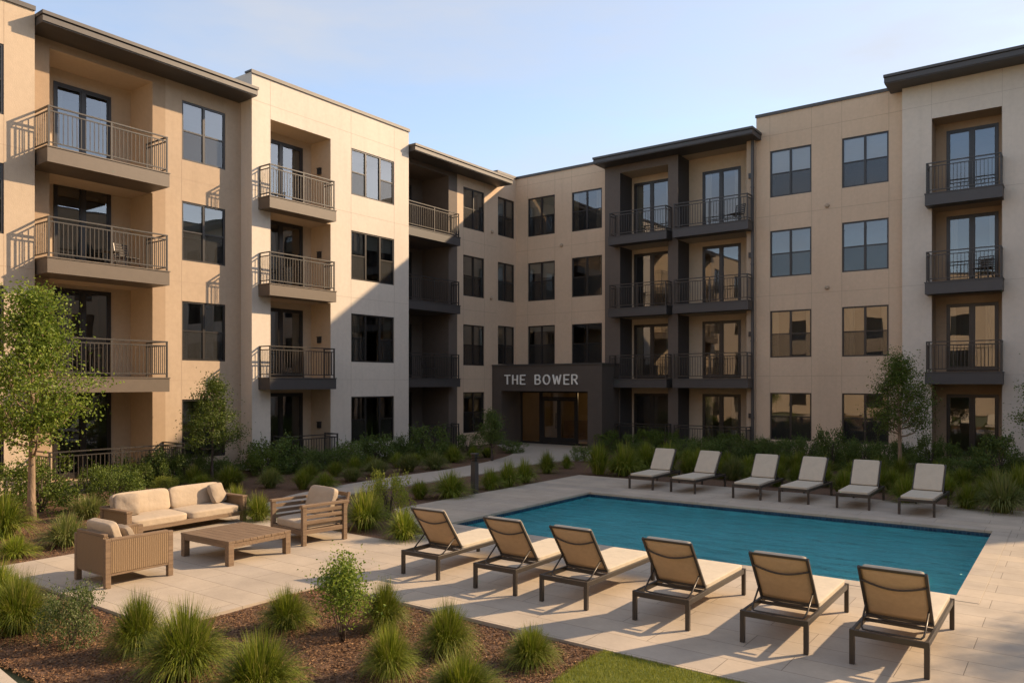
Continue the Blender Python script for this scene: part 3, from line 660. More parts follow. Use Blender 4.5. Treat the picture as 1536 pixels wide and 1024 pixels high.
# entrance portal
P_ = MB(); zt = 3.74; fy = 29.3; x0, x1 = -22.68, -16.65; o0, o1, oz = -22.13, -17.37, 2.55
P_.box(x0, o0, fy, 31.29, 0, zt); P_.box(o1, x1, fy, 30.85, 0, zt); P_.box(o0, o1, fy, 31.29, oz, zt)
portal = part(P_, 'entrance_portal', 'portal', B); tag(portal, 'dark brown entrance portal with a flat canopy')
mb = MB(); mb.box(x0, x1+.04, fy-.04, 31.28, zt+.002, zt+.06); mb.build('portal_cap', 'roof', portal)
G = F('R', 30.9)
mb = MB()
def gb(a, b, c, d, e=0): G.box(mb, a, b, c, d, -.06+e, .02+e)
gb(o0, o1, oz-.09, oz); gb(o0, o1, .0, .09)
for a in (-22.13, -21.02, -20.93, -18.93, -17.45): gb(a, a+.08, .09, oz-.09)
gb(-20.85, -18.93, 2.18, 2.26)
mb.build('glazing_frame', 'frame', portal)
mb = MB(); mb.quad((o0+.02,30.93,.02),(o1-.02,30.93,.02),(o1-.02,30.93,oz-.02),(o0+.02,30.93,oz-.02)); mb.build('pane', 'glass', portal)
ed = empty('door_leaf'); bpy.data.objects.remove(ed)
for a in (-20.84, -19.88):
    mb = MB(); b = a+.94
    G.box(mb, a, a+.09, .1, 2.17, -.05, .03); G.box(mb, b-.09, b, .1, 2.17, -.05, .03); G.box(mb, a+.09, b-.09, 2.07, 2.17, -.05, .03); G.box(mb, a+.09, b-.09, .1, .32, -.05, .03)
    hx = b-.13 if a < -20.5 else a+.10
    G.box(mb, hx, hx+.03, .75, 1.5, .06, .09); G.box(mb, hx, hx+.03, .8, .83, .03, .06); G.box(mb, hx, hx+.03, 1.42, 1.45, .03, .06)
    mb.build('door_leaf', 'frame', portal)
lob = MB(); xa, xb, ya, yb = -22.1, -17.4, 31.0, 33.5
for q in (((xa,yb,0),(xb,yb,0),(xb,yb,2.9),(xa,yb,2.9)), ((xa,ya,0),(xa,yb,0),(xa,yb,2.9),(xa,ya,2.9)), ((xb,ya,0),(xb,yb,0),(xb,yb,2.9),(xb,ya,2.9)), ((xa,ya,2.9),(xb,ya,2.9),(xb,yb,2.9),(xa,yb,2.9)), ((xa,ya,.01),(xb,ya,.01),(xb,yb,.01),(xa,yb,.01))): lob.quad(*q)
lob.build('lobby_wall', surf('lobby_paint', (.30,.22,.12), .8, .06, 4, 0), portal)
mb = MB(); mb.box(-20.9, -19.3, 32.9, 33.45, .01, 1.05); mb.build('reception_desk', 'wood_x', portal)
em, t_, b_ = newmat('warm_bulb'); b_.inputs['Emission Color'].default_value = (1,.62,.25,1); b_.inputs['Emission Strength'].default_value = 2.2; b_.inputs['Base Color'].default_value = (.8,.6,.3,1)
L_ = empty('pendant_lamp', (-18.1, 31.9, 2.9)); tag(L_, 'small glowing cluster lamp hanging inside the entrance lobby', 'lamp')
mb = MB(); mb.tube([(0,0,0),(0,0,-.35)], .01, 6); mb.tube([(-.2,0,-.35),(.2,0,-.35)], .01, 6); mb.build('stem', 'frame', L_)
for i in range(5):
    mb = MB(); c = (-.2+.1*i, .06*(-1)**i, -.40)
    mb.tube([(c[0],c[1],-.35),(c[0],c[1],-.38),(c[0],c[1],-.43),(c[0],c[1],-.45)], [.012,.03,.03,.01], 8); mb.build('bulb', em, L_, smooth=True)
pl = bpy.data.lights.new('pendant_light', 'POINT'); pl.energy = 13; pl.color = (1,.66,.32); pl.shadow_soft_size = .15
po = bpy.data.objects.new('pendant_light', pl); COL.objects.link(po); po.location = (-18.1, 31.9, 2.36)
# sign: THE BOWER
S_ = empty('sign', (-19.87, fy, 2.86)); tag(S_, 'off-white metal letters reading THE BOWER on the dark entrance canopy', 'sign')
def arc(cx, cy, rx, ry, a0, a1, n=14): return [(cx+rx*math.cos(R(a0+(a1-a0)*i/n)), cy+ry*math.sin(R(a0+(a1-a0)*i/n))) for i in range(n+1)]
LET = {
 'T': (.36, [[(.18,0),(.18,1)], [(0,.965),(.36,.965)]]),
 'H': (.36, [[(.035,0),(.035,1)], [(.325,0),(.325,1)], [(.035,.50),(.325,.50)]]),
 'E': (.32, [[(.035,0),(.035,1)], [(.035,.965),(.32,.965)], [(.035,.50),(.28,.50)], [(.035,.035),(.32,.035)]]),
 'B': (.36, [[(.035,0),(.035,1)], [(.035,.965),(.19,.965)]+arc(.19,.745,.11,.22,90,-90)+[(.035,.525)], [(.035,.51),(.20,.51)]+arc(.20,.2725,.135,.2375,90,-90)+[(.035,.035)]]),
 'O': (.44, [arc(.22,.5,.185,.465,0,360,28)]),
 'W': (.52, [[(.03,1),(.145,.02)], [(.145,.02),(.26,.86)], [(.26,.86),(.375,.02)], [(.375,.02),(.49,1)]]),
 'R': (.36, [[(.035,0),(.035,1)], [(.035,.965),(.19,.965)]+arc(.19,.73,.125,.235,90,-90)+[(.035,.495)], [(.17,.495),(.335,0)]]),
}
hh = .44; stroke = .056; adv = .115*1.0
txt = 'THE BOWER'; wtot = sum((LET[c][0]*.98 if c != ' ' else .26)+adv for c in txt)-adv
sc = 4.06/wtot if False else 1.0
gap = (4.06-sum((LET[c][0]*.92 if c != ' ' else .30) for c in txt))/8
x = -2.03
for c in txt:
    if c == ' ': x += .30+gap; continue
    wd, st = LET[c]; mb = MB()
    for si, pl_ in enumerate(st):
        pts = [(x+p[0]*.92, p[1]*hh) for p in pl_]
        for i in range(len(pts)-1):
            a = Vector((pts[i][0], -.05-.0015*si, pts[i][1])); b = Vector((pts[i+1][0], -.05-.0015*si, pts[i+1][1]))
            mb.bar(a, b, .05 if abs(a.x-b.x) < abs(a.z-b.z) else .05, .05, up=(0,1,0)) if False else mb.bar(a, b, stroke, .06, up=(0,1,0))
    mb.build('letter', 'white', S_); x += wd*.92+gap

# ------------------------------------------------------------------ other sides of the court, behind and beside the viewer
def far_block(name, f, s0, s1, h, mat, n, label, loc, dp=10, x0=None):
    b = empty(name, loc); OFF[b.name] = tuple(-v for v in loc); tag(b, label, 'building')
    st = (s1-s0)/n; hs = [v for v in hr if v < h-1]
    if h > 14: hs = hs+[15.4]
    ops = [(s0+st*(i+.5)-.8, s0+st*(i+.5)+.8, q-1.87, q) for i in range(n) for q in hs]
    wall(f, s0, s1, 0, h, ops, mat, b)
    for i, o in enumerate(ops): window(f, *o, b, room=False, glass='glass_far')
    cap(f, s0, s1, h, b)
    mb = MB(); f.box(mb, s0+.01, s1-.01, 0, h-.9, -dp, -2.19); f.box(mb, s0+.4, s1-.4, .1, h-1.0, -2.18, -.2); part(mb, 'wall', 'room' if False else mat, b)
gm, t_, b_ = newmat('dark_reflecting_glass'); b_.inputs['Base Color'].default_value = (.02,.022,.025,1); b_.inputs['Roughness'].default_value = .03
M['glass_far'] = gm
far_block('apartment_building', F('O', -15), -34, 14, 12.6, 'sand', 14, 'long sand-coloured apartment building closing the near side of the court', (-10, -15, 0))
far_block('apartment_building', F('E', 24), -12, 74, 18.5, 'tan', 22, 'tan apartment building closing the right side of the court', (24, 30, 0))

# ------------------------------------------------------------------ ground
def poly(mb, pts, z1, z0=None):
    k = len(mb.v); n = len(pts); mb.v += [(x, y, z1) for x, y in pts]; mb.f.append(tuple(range(k, k+n)))
    if z0 is not None:
        mb.v += [(x, y, z0) for x, y in pts]
        for i in range(n): j = (i+1) % n; mb.f.append((k+i, k+n+i, k+n+j, k+j))
def struct(mb, name, mat, **kw): o = mb.build(name, mat, **kw); o['kind'] = 'structure'; return o
hx0, hx1, hy0, hy1 = -10.65, -1.18, 11.95, 17.95
mb = MB()
for q in ((-400,400,-400,hy0),(-400,400,hy1,400),(-400,hx0,hy0,hy1),(hx1,400,hy0,hy1)):
    poly(mb, [(q[0],q[2]),(q[1],q[2]),(q[1],q[3]),(q[0],q[3])], -.10)
struct(mb, 'ground', 'soil')
mb = MB(); st = .25; nx = int((12+24)/st); ny = int((31.4-3.35)/st); gx = lambda i: -24+i*st; gy = lambda j: 3.35+j*st
idx = {}
for i in range(nx+1):
    for j in range(ny+1):
        x, y = gx(i), gy(j); idx[i, j] = len(mb.v); mb.v.append((x, y, -.035+.018*noise.noise(Vector((x*.8, y*.8, 0)))+.008*noise.noise(Vector((x*3, y*3, 4)))))
for i in range(nx):
    for j in range(ny):
        if gx(i+1) > -10.5 and gx(i) < -1.33 and gy(j+1) > 12.1 and gy(j) < 17.8: continue
        mb.f.append((idx[i,j], idx[i+1,j], idx[i+1,j+1], idx[i,j+1]))
struct(mb, 'mulch_ground', 'mulch', smooth=True)
mb = MB(); zz = -.07
poly(mb, [(-13.8,4.9),(-8.77,4.9),(-8.77,10.15),(-15.4,10.15),(-15.4,6.9),(-13.8,6.9)], 0, zz)
poly(mb, [(-10.25,10.15),(-8.77,10.15),(-8.77,11.8),(-11.2,11.8),(-10.15,11.0)], 0, zz)
poly(mb, [(-11.2,11.8),(-10.8,11.8),(-10.8,21.0),(-12.75,21.0),(-12.75,12.75)], 0, zz)
poly(mb, [(-8.77,7.37),(12,7.37),(12,11.8),(-8.77,11.8)], 0, zz)
poly(mb, [(-10.8,18.1),(12,18.1),(12,20.9),(-10.8,21.0)], 0, zz)
poly(mb, [(-1.03,11.8),(12,11.8),(12,18.1),(-1.03,18.1)], 0, zz)
struct(mb, 'pool_deck', 'paving')
mb = MB(); ix0, ix1, iy0, iy1 = -10.5, -1.33, 12.1, 17.8; e = .006
mb.box(-10.797, -1.033, 11.803, iy0, -.05, e); mb.box(-10.797, -1.033, iy1, 18.097, -.05, e); mb.box(-10.797, ix0, iy0, iy1, -.05, e-.001); mb.box(ix1, -1.033, iy0, iy1, -.05, e-.001)
struct(mb, 'pool_coping', 'paving', bevel=.004)
def ring(mb, z0, z1, g=.03):
    a, b, c, d = ix0-g, ix1+g, iy0-g, iy1+g
    mb.quad((a,c,z0),(b,c,z0),(b,c,z1),(a,c,z1)); mb.quad((b,c,z0),(b,d,z0),(b,d,z1),(b,c,z1)); mb.quad((b,d,z0),(a,d,z0),(a,d,z1),(b,d,z1)); mb.quad((a,d,z0),(a,c,z0),(a,c,z1),(a,d,z1))
mb = MB(); ring(mb, -.16, -.045); struct(mb, 'pool_tile_band', 'tile')
mb = MB(); ring(mb, -1.15, -.16); mb.quad((ix0-.03,iy0-.03,-1.15),(ix1+.03,iy0-.03,-1.15),(ix1+.03,iy1+.03,-1.15),(ix0-.03,iy1+.03,-1.15))
mb.box(ix0-.02, ix1+.02, iy0-.02, 12.62, -1.14, -.42)
struct(mb, 'pool_basin', 'plaster')
mb = MB(); mb.quad((ix0-.03,iy0-.03,-.125),(ix1+.03,iy0-.03,-.125),(ix1+.03,iy1+.03,-.125),(ix0-.03,iy1+.03,-.125)); struct(mb, 'water', 'water')
def smooth_line(pts, n=6):
    out = []
    P = [Vector(p) for p in pts]
    for i in range(len(P)-1):
        a = P[max(i-1,0)]; b = P[i]; c = P[i+1]; d = P[min(i+2,len(P)-1)]
        for k in range(n):
            t = k/n; out.append(.5*((2*b)+(c-a)*t+(2*a-5*b+4*c-d)*t*t+(3*b-a-3*c+d)*t**3))
    out.append(P[-1]); return out
lft = smooth_line([(-14.5,10.2),(-15.7,11.3),(-16.5,12.8),(-16.9,14.6),(-17.1,16.4),(-17.15,18),(-17.2,20),(-17.8,23),(-19.0,26),(-21.0,27.9),(-22.1,29.0)])
rgt = smooth_line([(-12.8,10.2),(-14.2,11.2),(-15.2,12.6),(-15.5,14.6),(-15.45,16.4),(-15.45,18),(-15.5,20),(-15.8,22.5),(-15.6,24.6),(-14.9,25.6),(-16.6,29.0)])
mb = MB()
for a, b, c, d in zip(lft[:-1], rgt[:-1], rgt[1:], lft[1:]):
    mb.quad((a.x,a.y,.0),(b.x,b.y,.0),(c.x,c.y,.0),(d.x,d.y,.0))
    mb.quad((a.x,a.y,.0),(d.x,d.y,.0),(d.x,d.y,-.08),(a.x,a.y,-.08)); mb.quad((b.x,b.y,.0),(c.x,c.y,.0),(c.x,c.y,-.08),(b.x,b.y,-.08))
mb.box(-22.1, -16.7, 28.9, 30.85, -.08, -.004)
struct(mb, 'path', 'path')
mb = MB(); poly(mb, [(-30,-3),(-6.5,-3),(-6.5,1.0),(-8.1,3.16),(-9.5,3.3),(-30,3.4)], 0, -.08); struct(mb, 'pavement', 'path')
mb = MB(); el_ = smooth_line([(-4.13,7.36),(-4.15,6.9),(-4.12,6.4),(-4.0,5.7),(-4.1,4.6),(-4.3,3.0),(-4.6,1.0),(-4.8,-3)])
poly(mb, [(8,7.36)]+[(p.x,p.y) for p in el_]+[(8,-3)], -.008, -.09); struct(mb, 'lawn', 'lawn')
# ------------------------------------------------------------------ loungers (local: +y is the foot end)
def cushion(name, dims, loc, rot, mat, parent, seed=0, puff=.25, crease=0, n=12, e=7):
    o = soft_box(*dims, puff=puff, n=n, seed=seed, crease=crease, e=e).build(name, mat, parent, smooth=True)
    weld(o); o.location = loc; o.rotation_euler = rot; return o
def make_lounger():
    t = empty('sun_lounger')
    mb = MB()
    for sx in (-1, 1): mb.box(sx*.345-.018, sx*.345+.018, -.93, .93, .295, .36)
    mb.box(-.327, .327, -.966, -.93, .295, .36); mb.box(-.327, .327, .93, .966, .295, .36); mb.box(-.327, .327, -.37, -.335, .30, .335); mb.box(-.327, .327, .3, .33, .30, .335)
    mb.build('frame', 'lframe', t, bevel=.006)
    for sx in (-1, 1):
        for sy in (-1, 1):
            mb = MB(); cx = sx*.345; cy = sy*.943; mb.box(cx-.025, cx+.025, cy-.025, cy+.025, 0, .362); mb.build('leg', 'lframe', t, bevel=.004)
    mb = MB(); mb.box(-.326, .326, -.33, .928, .340, .346); mb.build('seat_sling', 'sling', t)
    cushion('seat_cushion', (.66, 1.31, .06), (0, .30, .378), (0,0,0), 'cushion', t, 3, .06, n=20, e=22)
    # back: from the hinge (y -.36, z .37) up to (y -.80, z .98)
    h0 = Vector((0, -.35, .375)); h1 = Vector((0, -.79, .985)); d = (h1-h0).normalized(); nrm = Vector((0, d.z, -d.y))  # towards the sitter
    def P(x, u, n=0): return Vector((x, 0, 0)) + h0 + d*u + nrm*n
    L = (h1-h0).length; mb = MB()
    for sx in (-1, 1): mb.bar(P(sx*.315, 0), P(sx*.315, L), .03, .03, up=(1,0,0))
    mb.bar(P(-.30, L-.014), P(.30, L-.014), .026, .026, up=(0,1,0)); mb.bar(P(-.30, .015), P(.30, .015), .04, .03, up=(0,1,0))
    mb.build('back_frame', 'lframe', t, bevel=.003)
    sl = MB(); n = 10; m = 10
    for i in range(n+1):
        for j in range(m+1):
            x = -.30+.6*i/n; u = .03+(L-.05)*j/m
            sl.v.append(tuple(P(x, u, -.004-.03*(1-(x/.3)**2)*math.sin(math.pi*min(1,u/L)))))
    sl.f = [(i*(m+1)+j, (i+1)*(m+1)+j, (i+1)*(m+1)+j+1, i*(m+1)+j+1) for i in range(n) for j in range(m)]
    so_ = sl.build('back_sling', 'sling', t, smooth=True); md = so_.modifiers.new('thick', 'SOLIDIFY'); md.thickness = .005
    mb = MB(); k = 12
    mb.tube([P(-.315+.63*i/k, L*.76-.055*math.sin(math.pi*i/k), -.018-.035*math.sin(math.pi*i/k)) for i in range(k+1)], .011, 8)
    mb.build('back_crossbar', 'lframe', t, smooth=True); mb = MB()
    mb.tube([P(-.315+.63*i/k, L*.03-.03*math.sin(math.pi*i/k), -.02-.02*math.sin(math.pi*i/k)) for i in range(k+1)], .011, 8)
    mb.build('back_crossbar', 'lframe', t, smooth=True)
    mb = MB(); q = .30
    a = P(-.30, L*q, -.025); b = P(.30, L*q, -.025)
    y0, z0 = -.80, .335
    mb.tube([a, (-.298,-.70,.40), (-.292, y0+.03, z0+.02), (-.27, y0, z0), (-.2, y0-.01, z0), (0, y0-.015, z0), (.2, y0-.01, z0), (.27, y0, z0), (.292, y0+.03, z0+.02), (.298,-.70,.40), b], .011, 8)
    mb.build('back_support', 'lframe', t, smooth=True)
    c = P(0, L/2+.005, .036); ang = math.atan2(d.z, d.y)
    cushion('back_cushion', (.59, L-.05, .05), c, (ang, 0, 0), 'cushion', t, 5, .06, n=20, e=22)
    return t
order = ['first','second','third','fourth','fifth','sixth']
proto = make_lounger(); xs = [-7.97,-6.55,-5.40,-4.03,-2.69,-1.53]
nl = ['near lounger farthest left, closest to the wooden armchair, seen from behind', 'near lounger second from the left, seen from behind beside the patio end', 'near lounger third from the left, its foot toward the pool middle', 'near lounger fourth from the left, its head end closest to the lawn strip tip', 'near lounger fifth from the left, second from the right end of its row', 'near lounger at the right end of the front row, cut closest to the picture bottom']
fl = ['far lounger at the left end of the shaded row, closest to the entrance', 'far lounger second from the left across the pool, facing the viewer', 'far lounger third from the left across the pool', 'far lounger fourth from the left across the pool', 'far lounger fifth from the left, just left of the right tree trunk', 'far lounger at the right end of the shaded row, right of the tree trunk']
lj = random.Random(5)
for i, x in enumerate(xs):
    o = proto if i == 0 else copy_tree(proto)
    o.location = (x, 9.44+lj.uniform(-.02,.02), .001); o.rotation_euler.z = R([1.5,.8,-.5,0,.6,0][i]); tag(o, nl[i], 'sun lounger', 'loungers in the sunlit row on the near side of the pool')
for i, (x, y) in enumerate([(-9.68,20.12),(-8.38,20.1),(-6.70,19.98),(-5.50,20.02),(-4.19,19.9),(-2.81,19.85)]):
    o = copy_tree(proto); o.location = (x, y+lj.uniform(-.04,.04), .001); o.rotation_euler.z = math.pi+R([2,-3,1,-2,1.5,-1.5][i]); tag(o, fl[i], 'sun lounger', 'loungers in the shaded row on the far side of the pool')

# ------------------------------------------------------------------ patio furniture
# sofa: local x along its width, faces local -y
t = empty('sofa', (-14.60, 8.50, .001), R(92)); tag(t, 'long outdoor sofa with cream cushions and woven wooden arms on the patio', 'sofa')
mb = MB(); mb.box(-1.2, 1.2, -.44, -.38, .13, .22); mb.box(-1.2, 1.2, .38, .44, .13, .56); mb.box(-1.2, 1.2, -.38, .38, .17, .2); mb.build('base_frame', 'wood_x', t, bevel=.006)
for sx in (-1, 1):
    mb = MB(); x0, x1 = sorted((sx*1.30, sx*1.20))
    mb.box(x0, x1, -.47, -.37, 0, .50); mb.box(x0, x1, .38, .47, 0, .56); mb.box(x0-.012, x1+.012, -.48, .475, .50, .54); a = mb.build('arm', 'wood_y', t, bevel=.006)
    mb = MB(); mb.box(x0+.015, x1-.015, -.37, .38, .14, .50); mb.build('arm_panel', 'wicker', a)
for i, sx in enumerate((-1, 1)):
    cushion('seat_cushion', (1.19, .86, .19), (sx*.598, -.02, .285), (R(2),0,0), 'sofa_fabric', t, 11+i, .35, n=16)
    cushion('back_cushion', (1.17, .46, .20), (sx*.592, .30, .56), (R(76),0,0), 'sofa_fabric', t, 21+i, .6, .10, n=16)
for x, rz, lab, s in ((-.98, -18, 'grey beige throw pillow at the left end of the sofa', 31), (.98, 22, 'grey beige throw pillow leaning in the right corner of the sofa', 32)):
    p = cushion('pillow', (.44,.42,.17), (0,0,0), (0,0,0), 'pillow', None, s, .85, .25, n=16)
    m4 = Matrix.Translation((-14.60,8.50,0)) @ Matrix.Rotation(R(92),4,'Z') @ Matrix.Translation((x,.10,.575)) @ Matrix.Rotation(R(rz),4,'Z') @ Matrix.Rotation(R(68),4,'X')
    p.matrix_world = m4; tag(p, lab, 'pillow')
# woven armchair, faces +y
t = empty('armchair', (-11.50, 5.86, .001), R(180)); tag(t, 'woven armchair seen from behind at the near end of the patio', 'armchair')
for sx in (-1, 1):
    mb = MB(); x0, x1 = sorted((sx*.47, sx*.40))
    mb.box(x0, x1, -.50, -.42, 0, .68); mb.box(x0, x1, .43, .51, 0, .70); mb.box(x0, x1, -.42, .43, .66, .70); mb.box(x0+.005, x1-.005, -.42, .43, .17, .21); a = mb.build('arm', 'wood_y', t, bevel=.005)
    mb = MB(); mb.box(x0-.004, x1+.004, -.42, .43, .21, .662); mb.build('arm_panel', 'wicker', a)
mb = MB(); mb.box(-.40, .40, .44, .50, .72, .76); mb.build('top_rail', 'wood_x', t, bevel=.004); mb = MB(); mb.box(-.40, .40, .44, .50, .17, .21); mb.box(-.40, .40, -.49, -.43, .17, .24); mb.box(-.40, .40, -.43, .44, .19, .23); mb.build('base_frame', 'wood_x', t, bevel=.005)
mb = MB(); mb.box(-.40, .40, .435, .505, .21, .72); mb.build('back_panel', 'wicker', t)
cushion('seat_cushion', (.79,.86,.17), (0,-.03,.325), (0,0,0), 'sofa_fabric', t, 41, .35, n=14)
cushion('back_cushion', (.76,.50,.19), (0,.28,.66), (R(74),0,0), 'sofa_fabric', t, 42, .6, .1, n=14)
p = cushion('pillow', (.44,.42,.15), (-11.40,5.80,.62), (R(-64),0,R(8)), 'pillow', None, 43, .85, .2, n=14); tag(p, 'beige throw pillow in the woven armchair, half hidden by its arm', 'pillow')
# slatted teak armchair, faces -y
t = empty('armchair', (-11.60, 9.38, .001), R(-7)); tag(t, 'slatted wooden armchair with light cushions at the right end of the patio', 'armchair')
for sx in (-1, 1):
    mb = MB(); cx = sx*.53
    mb.box(cx-.035, cx+.035, -.48, -.40, 0, .68); mb.box(cx-.035, cx+.035, .38, .46, 0, .72); mb.box(cx-.045, cx+.045, -.50, .50, .68, .73); mb.box(cx-.02, cx+.02, -.40, .38, .20, .28)
    for z in (.37, .47, .57): mb.box(cx-.014, cx+.014, -.40, .38, z, z+.065)
    mb.build('arm', 'wood_y', t, bevel=.006)
mb = MB(); mb.box(-.495, .495, -.47, -.41, .18, .27); mb.box(-.495, .495, .38, .44, .20, .27); mb.box(-.495, .495, -.41, .38, .22, .25); mb.build('base_frame', 'wood_x', t, bevel=.006)
mb = MB()
for cx in (-.47, .47): mb.bar((cx,.40,.25), (cx,.56,.86), .05, .05)
for z in (.40,.52,.64,.78): y = .40+.16*(z-.25)/.61; mb.box(-.45, .45, y-.012, y+.012, z, z+.07)
mb.build('back_rest', 'wood_x', t, bevel=.004)
cushion('seat_cushion', (.97,.82,.18), (0,-.04,.34), (R(1),0,0), 'sofa_fabric', t, 51, .3, n=14)
cushion('back_cushion', (.80,.54,.18), (-.02,.27,.68), (R(70),0,R(2)), 'sofa_fabric', t, 52, .55, .12, n=14)
# table
t = empty('coffee_table', (-11.50, 7.76, .001), R(1)); tag(t, 'low rectangular slatted teak coffee table between the sofa and armchairs', 'coffee table')
mb = MB(); nb = 9
for i in range(nb): y = -.61+1.22*i/nb; mb.box(-.67, .67, y+.003, y+1.22/nb-.003, .355, .395)
mb.build('tabletop', 'wood_x', t, bevel=.003)
mb = MB(); mb.box(-.57, .57, -.60, -.565, .28, .353); mb.box(-.57, .57, .565, .60, .28, .353); mb.box(-.66, -.625, -.51, .51, .28, .353); mb.box(.625, .66, -.51, .51, .28, .353); mb.box(-.625, .625, -.03, .03, .30, .353); mb.build('apron', 'wood_x', t, bevel=.003)
for sx in (-1, 1):
    for sy in (-1, 1): mb = MB(); cx = sx*.615; cy = sy*.555; mb.box(cx-.05, cx+.05, cy-.05, cy+.05, 0, .354); mb.build('leg', 'wood_y', t, bevel=.005)
# bollard
t = empty('bollard', (-12.98, 16.0, -.03)); tag(t, 'dark square bollard light standing between the path and pool deck', 'bollard')
mb = MB(); mb.box(-.075, .075, -.075, .075, 0, .84); mb.box(-.085, .085, -.085, .085, 1.03, 1.07); mb.box(-.11, .11, -.11, .11, 0, .02); mb.build('post', 'fascia_dark', t, bevel=.004)
mb = MB()
for i in range(4): mb.box(-.08, .08, -.08, .08, .86+.043*i, .878+.043*i)
mb.box(-.05, .05, -.05, .05, .84, 1.03); mb.build('louvre_head', 'rail', t)

# balcony furniture behind the railings
def balcony_chair(loc, rz, lab):
    t = empty('chair', loc, rz); tag(t, lab, 'chair')
    mb = MB(); mb.box(-.24,.24,-.24,.24,.42,.445); mb.build('seat', 'rail', t, bevel=.004)
    for sx in (-1,1):
        for sy in (-1,1): mb = MB(); mb.bar((sx*.22,sy*.22,.42),(sx*.25,sy*.26,0),.025,.025); mb.build('leg', 'rail', t)
    mb = MB()
    for sx in (-1,1): mb.bar((sx*.23,.23,.44),(sx*.23,.32,.88),.025,.025)
    for i in range(5): z = .52+.08*i; mb.box(-.22,.22,.235+.09*(z-.44)/.44,.25+.09*(z-.44)/.44,z,z+.045)
    mb.build('backrest', 'rail', t)
def balcony_table(loc, lab):
    t = empty('side_table', loc); tag(t, lab, 'table')
    mb = MB(); mb.tube([(0,0,.50),(0,0,.52)],.26,24); mb.build('table_top', 'rail', t); mb = MB(); mb.tube([(0,0,.02),(0,0,.50)],.02,8); mb.build('stem', 'rail', t); mb = MB(); mb.tube([(0,0,0),(0,0,.02)],.17,20); mb.build('foot', 'rail', t)
balcony_chair((-22.9,11.75,6.205), R(100), 'dark metal chair on the third-floor balcony of the wide left bay')
balcony_table((-22.6,11.1,6.205), 'small round dark table on the third-floor balcony of the wide left bay')
balcony_chair((-11.35,31.1,9.455), R(-20), 'dark metal chair on the top right balcony of the brown block')
balcony_chair((-23.0,25.2,3.135), R(110), 'dark metal chair on the shaded second-floor balcony beside the inner corner')
balcony_chair((-2.6,30.9,6.425), R(-15), 'dark metal chair on the third-floor balcony of the right cream block')
# ------------------------------------------------------------------ planting
def tuft_mesh(seed, n=420, R_=1., H=1., spread=1., wdt=.009):
    """grass clump of unit radius and unit height"""
    rnd = random.Random(seed); mb = MB()
    for i in range(n):
        a = rnd.uniform(0, 2*math.pi); r0 = abs(rnd.gauss(0,.10)); ln = rnd.uniform(.74,1.04)
        q = rnd.random()**.5 * spread                       # 0 upright .. 1 arching out
        base = Vector((r0*math.cos(a+rnd.uniform(-1,1)), r0*math.sin(a+rnd.uniform(-1,1)), 0))
        dr = Vector((math.cos(a), math.sin(a), 0)); sd = Vector((-dr.y, dr.x, 0))
        reach = q*rnd.uniform(.75,1.08); hh_ = ln*(1-.42*q*q); droop = max(0,(q-.25))*rnd.uniform(.3,1.15)
        k = 5; pts = []
        for j in range(k+1):
            t = j/k; z = hh_*(1.25*t-.25*t*t) - droop*t**3*.85
            pts.append(base + dr*(reach*(t**1.12)) + Vector((0,0,max(z,.02*(1-t)))) + sd*(.05*math.sin(i)*t*t))
        tw = rnd.uniform(-.6,.6); s2 = (sd*math.cos(tw)+Vector((0,0,1))*math.sin(tw)*.5+dr*math.sin(tw)).normalized()
        w0 = wdt*rnd.uniform(.7,1.35); kk = len(mb.v)
        for j, p in enumerate(pts):
            ww = w0*(1-(j/k)**2*.93)*(1 if j else .7); mb.v += [tuple(p-s2*ww), tuple(p+s2*ww)]
        for j in range(k): mb.f.append((kk+2*j, kk+2*j+1, kk+2*j+3, kk+2*j+2))
    me = bpy.data.meshes.new('grass_tuft'); me.from_pydata(mb.v, [], mb.f); me.update(); return me
def leaf(mb, p, rnd, s, up=.3):
    d = Vector((rnd.gauss(0,1), rnd.gauss(0,1), rnd.gauss(0,1)+up)).normalized(); u = d.orthogonal().normalized(); u = (Matrix.Rotation(rnd.uniform(0,6.28),3,d) @ u); v = d.cross(u)
    l = s*rnd.uniform(.6,1.25); k = len(mb.v)
    mb.v += [tuple(p), tuple(p+u*l*.5+v*l*.3+d*l*.06), tuple(p+u*l), tuple(p+u*l*.5-v*l*.3+d*l*.06)]; mb.f.append((k,k+1,k+2,k+3))
def bush_mesh(seed, n=2600, ls=.07, clumps=34, name='bush'):
    """leafy crown inside unit radius and unit height with clumps, gaps and shoots"""
    rnd = random.Random(seed); mb = MB(); cs = []
    for i in range(clumps):
        a = rnd.uniform(0, 6.28); z = rnd.uniform(.12,.88); rr = math.sqrt(max(0,1-((z-.42)/.62)**2))*rnd.uniform(.35,.84)
        cs.append((Vector((rr*math.cos(a), rr*math.sin(a), z)), rnd.uniform(.12,.24)))
    for i in range(n):
        c, r = cs[i % clumps]; v = Vector((rnd.gauss(0,1), rnd.gauss(0,1), rnd.gauss(0,1))).normalized()*r*rnd.uniform(.35,1.1)**.5
        p = c+v; p.z = max(.03, p.z); leaf(mb, p, rnd, ls)
    for i in range(26):
        c, r = cs[rnd.randrange(clumps)]; dr = Vector((c.x*.8, c.y*.8, rnd.uniform(.5,1))).normalized(); L = rnd.uniform(.18,.36)
        for j in range(12): leaf(mb, c+dr*(L*j/11+.05), rnd, ls*.9)
    me = bpy.data.meshes.new(name); me.from_pydata(mb.v, [], mb.f); me.update(); return me
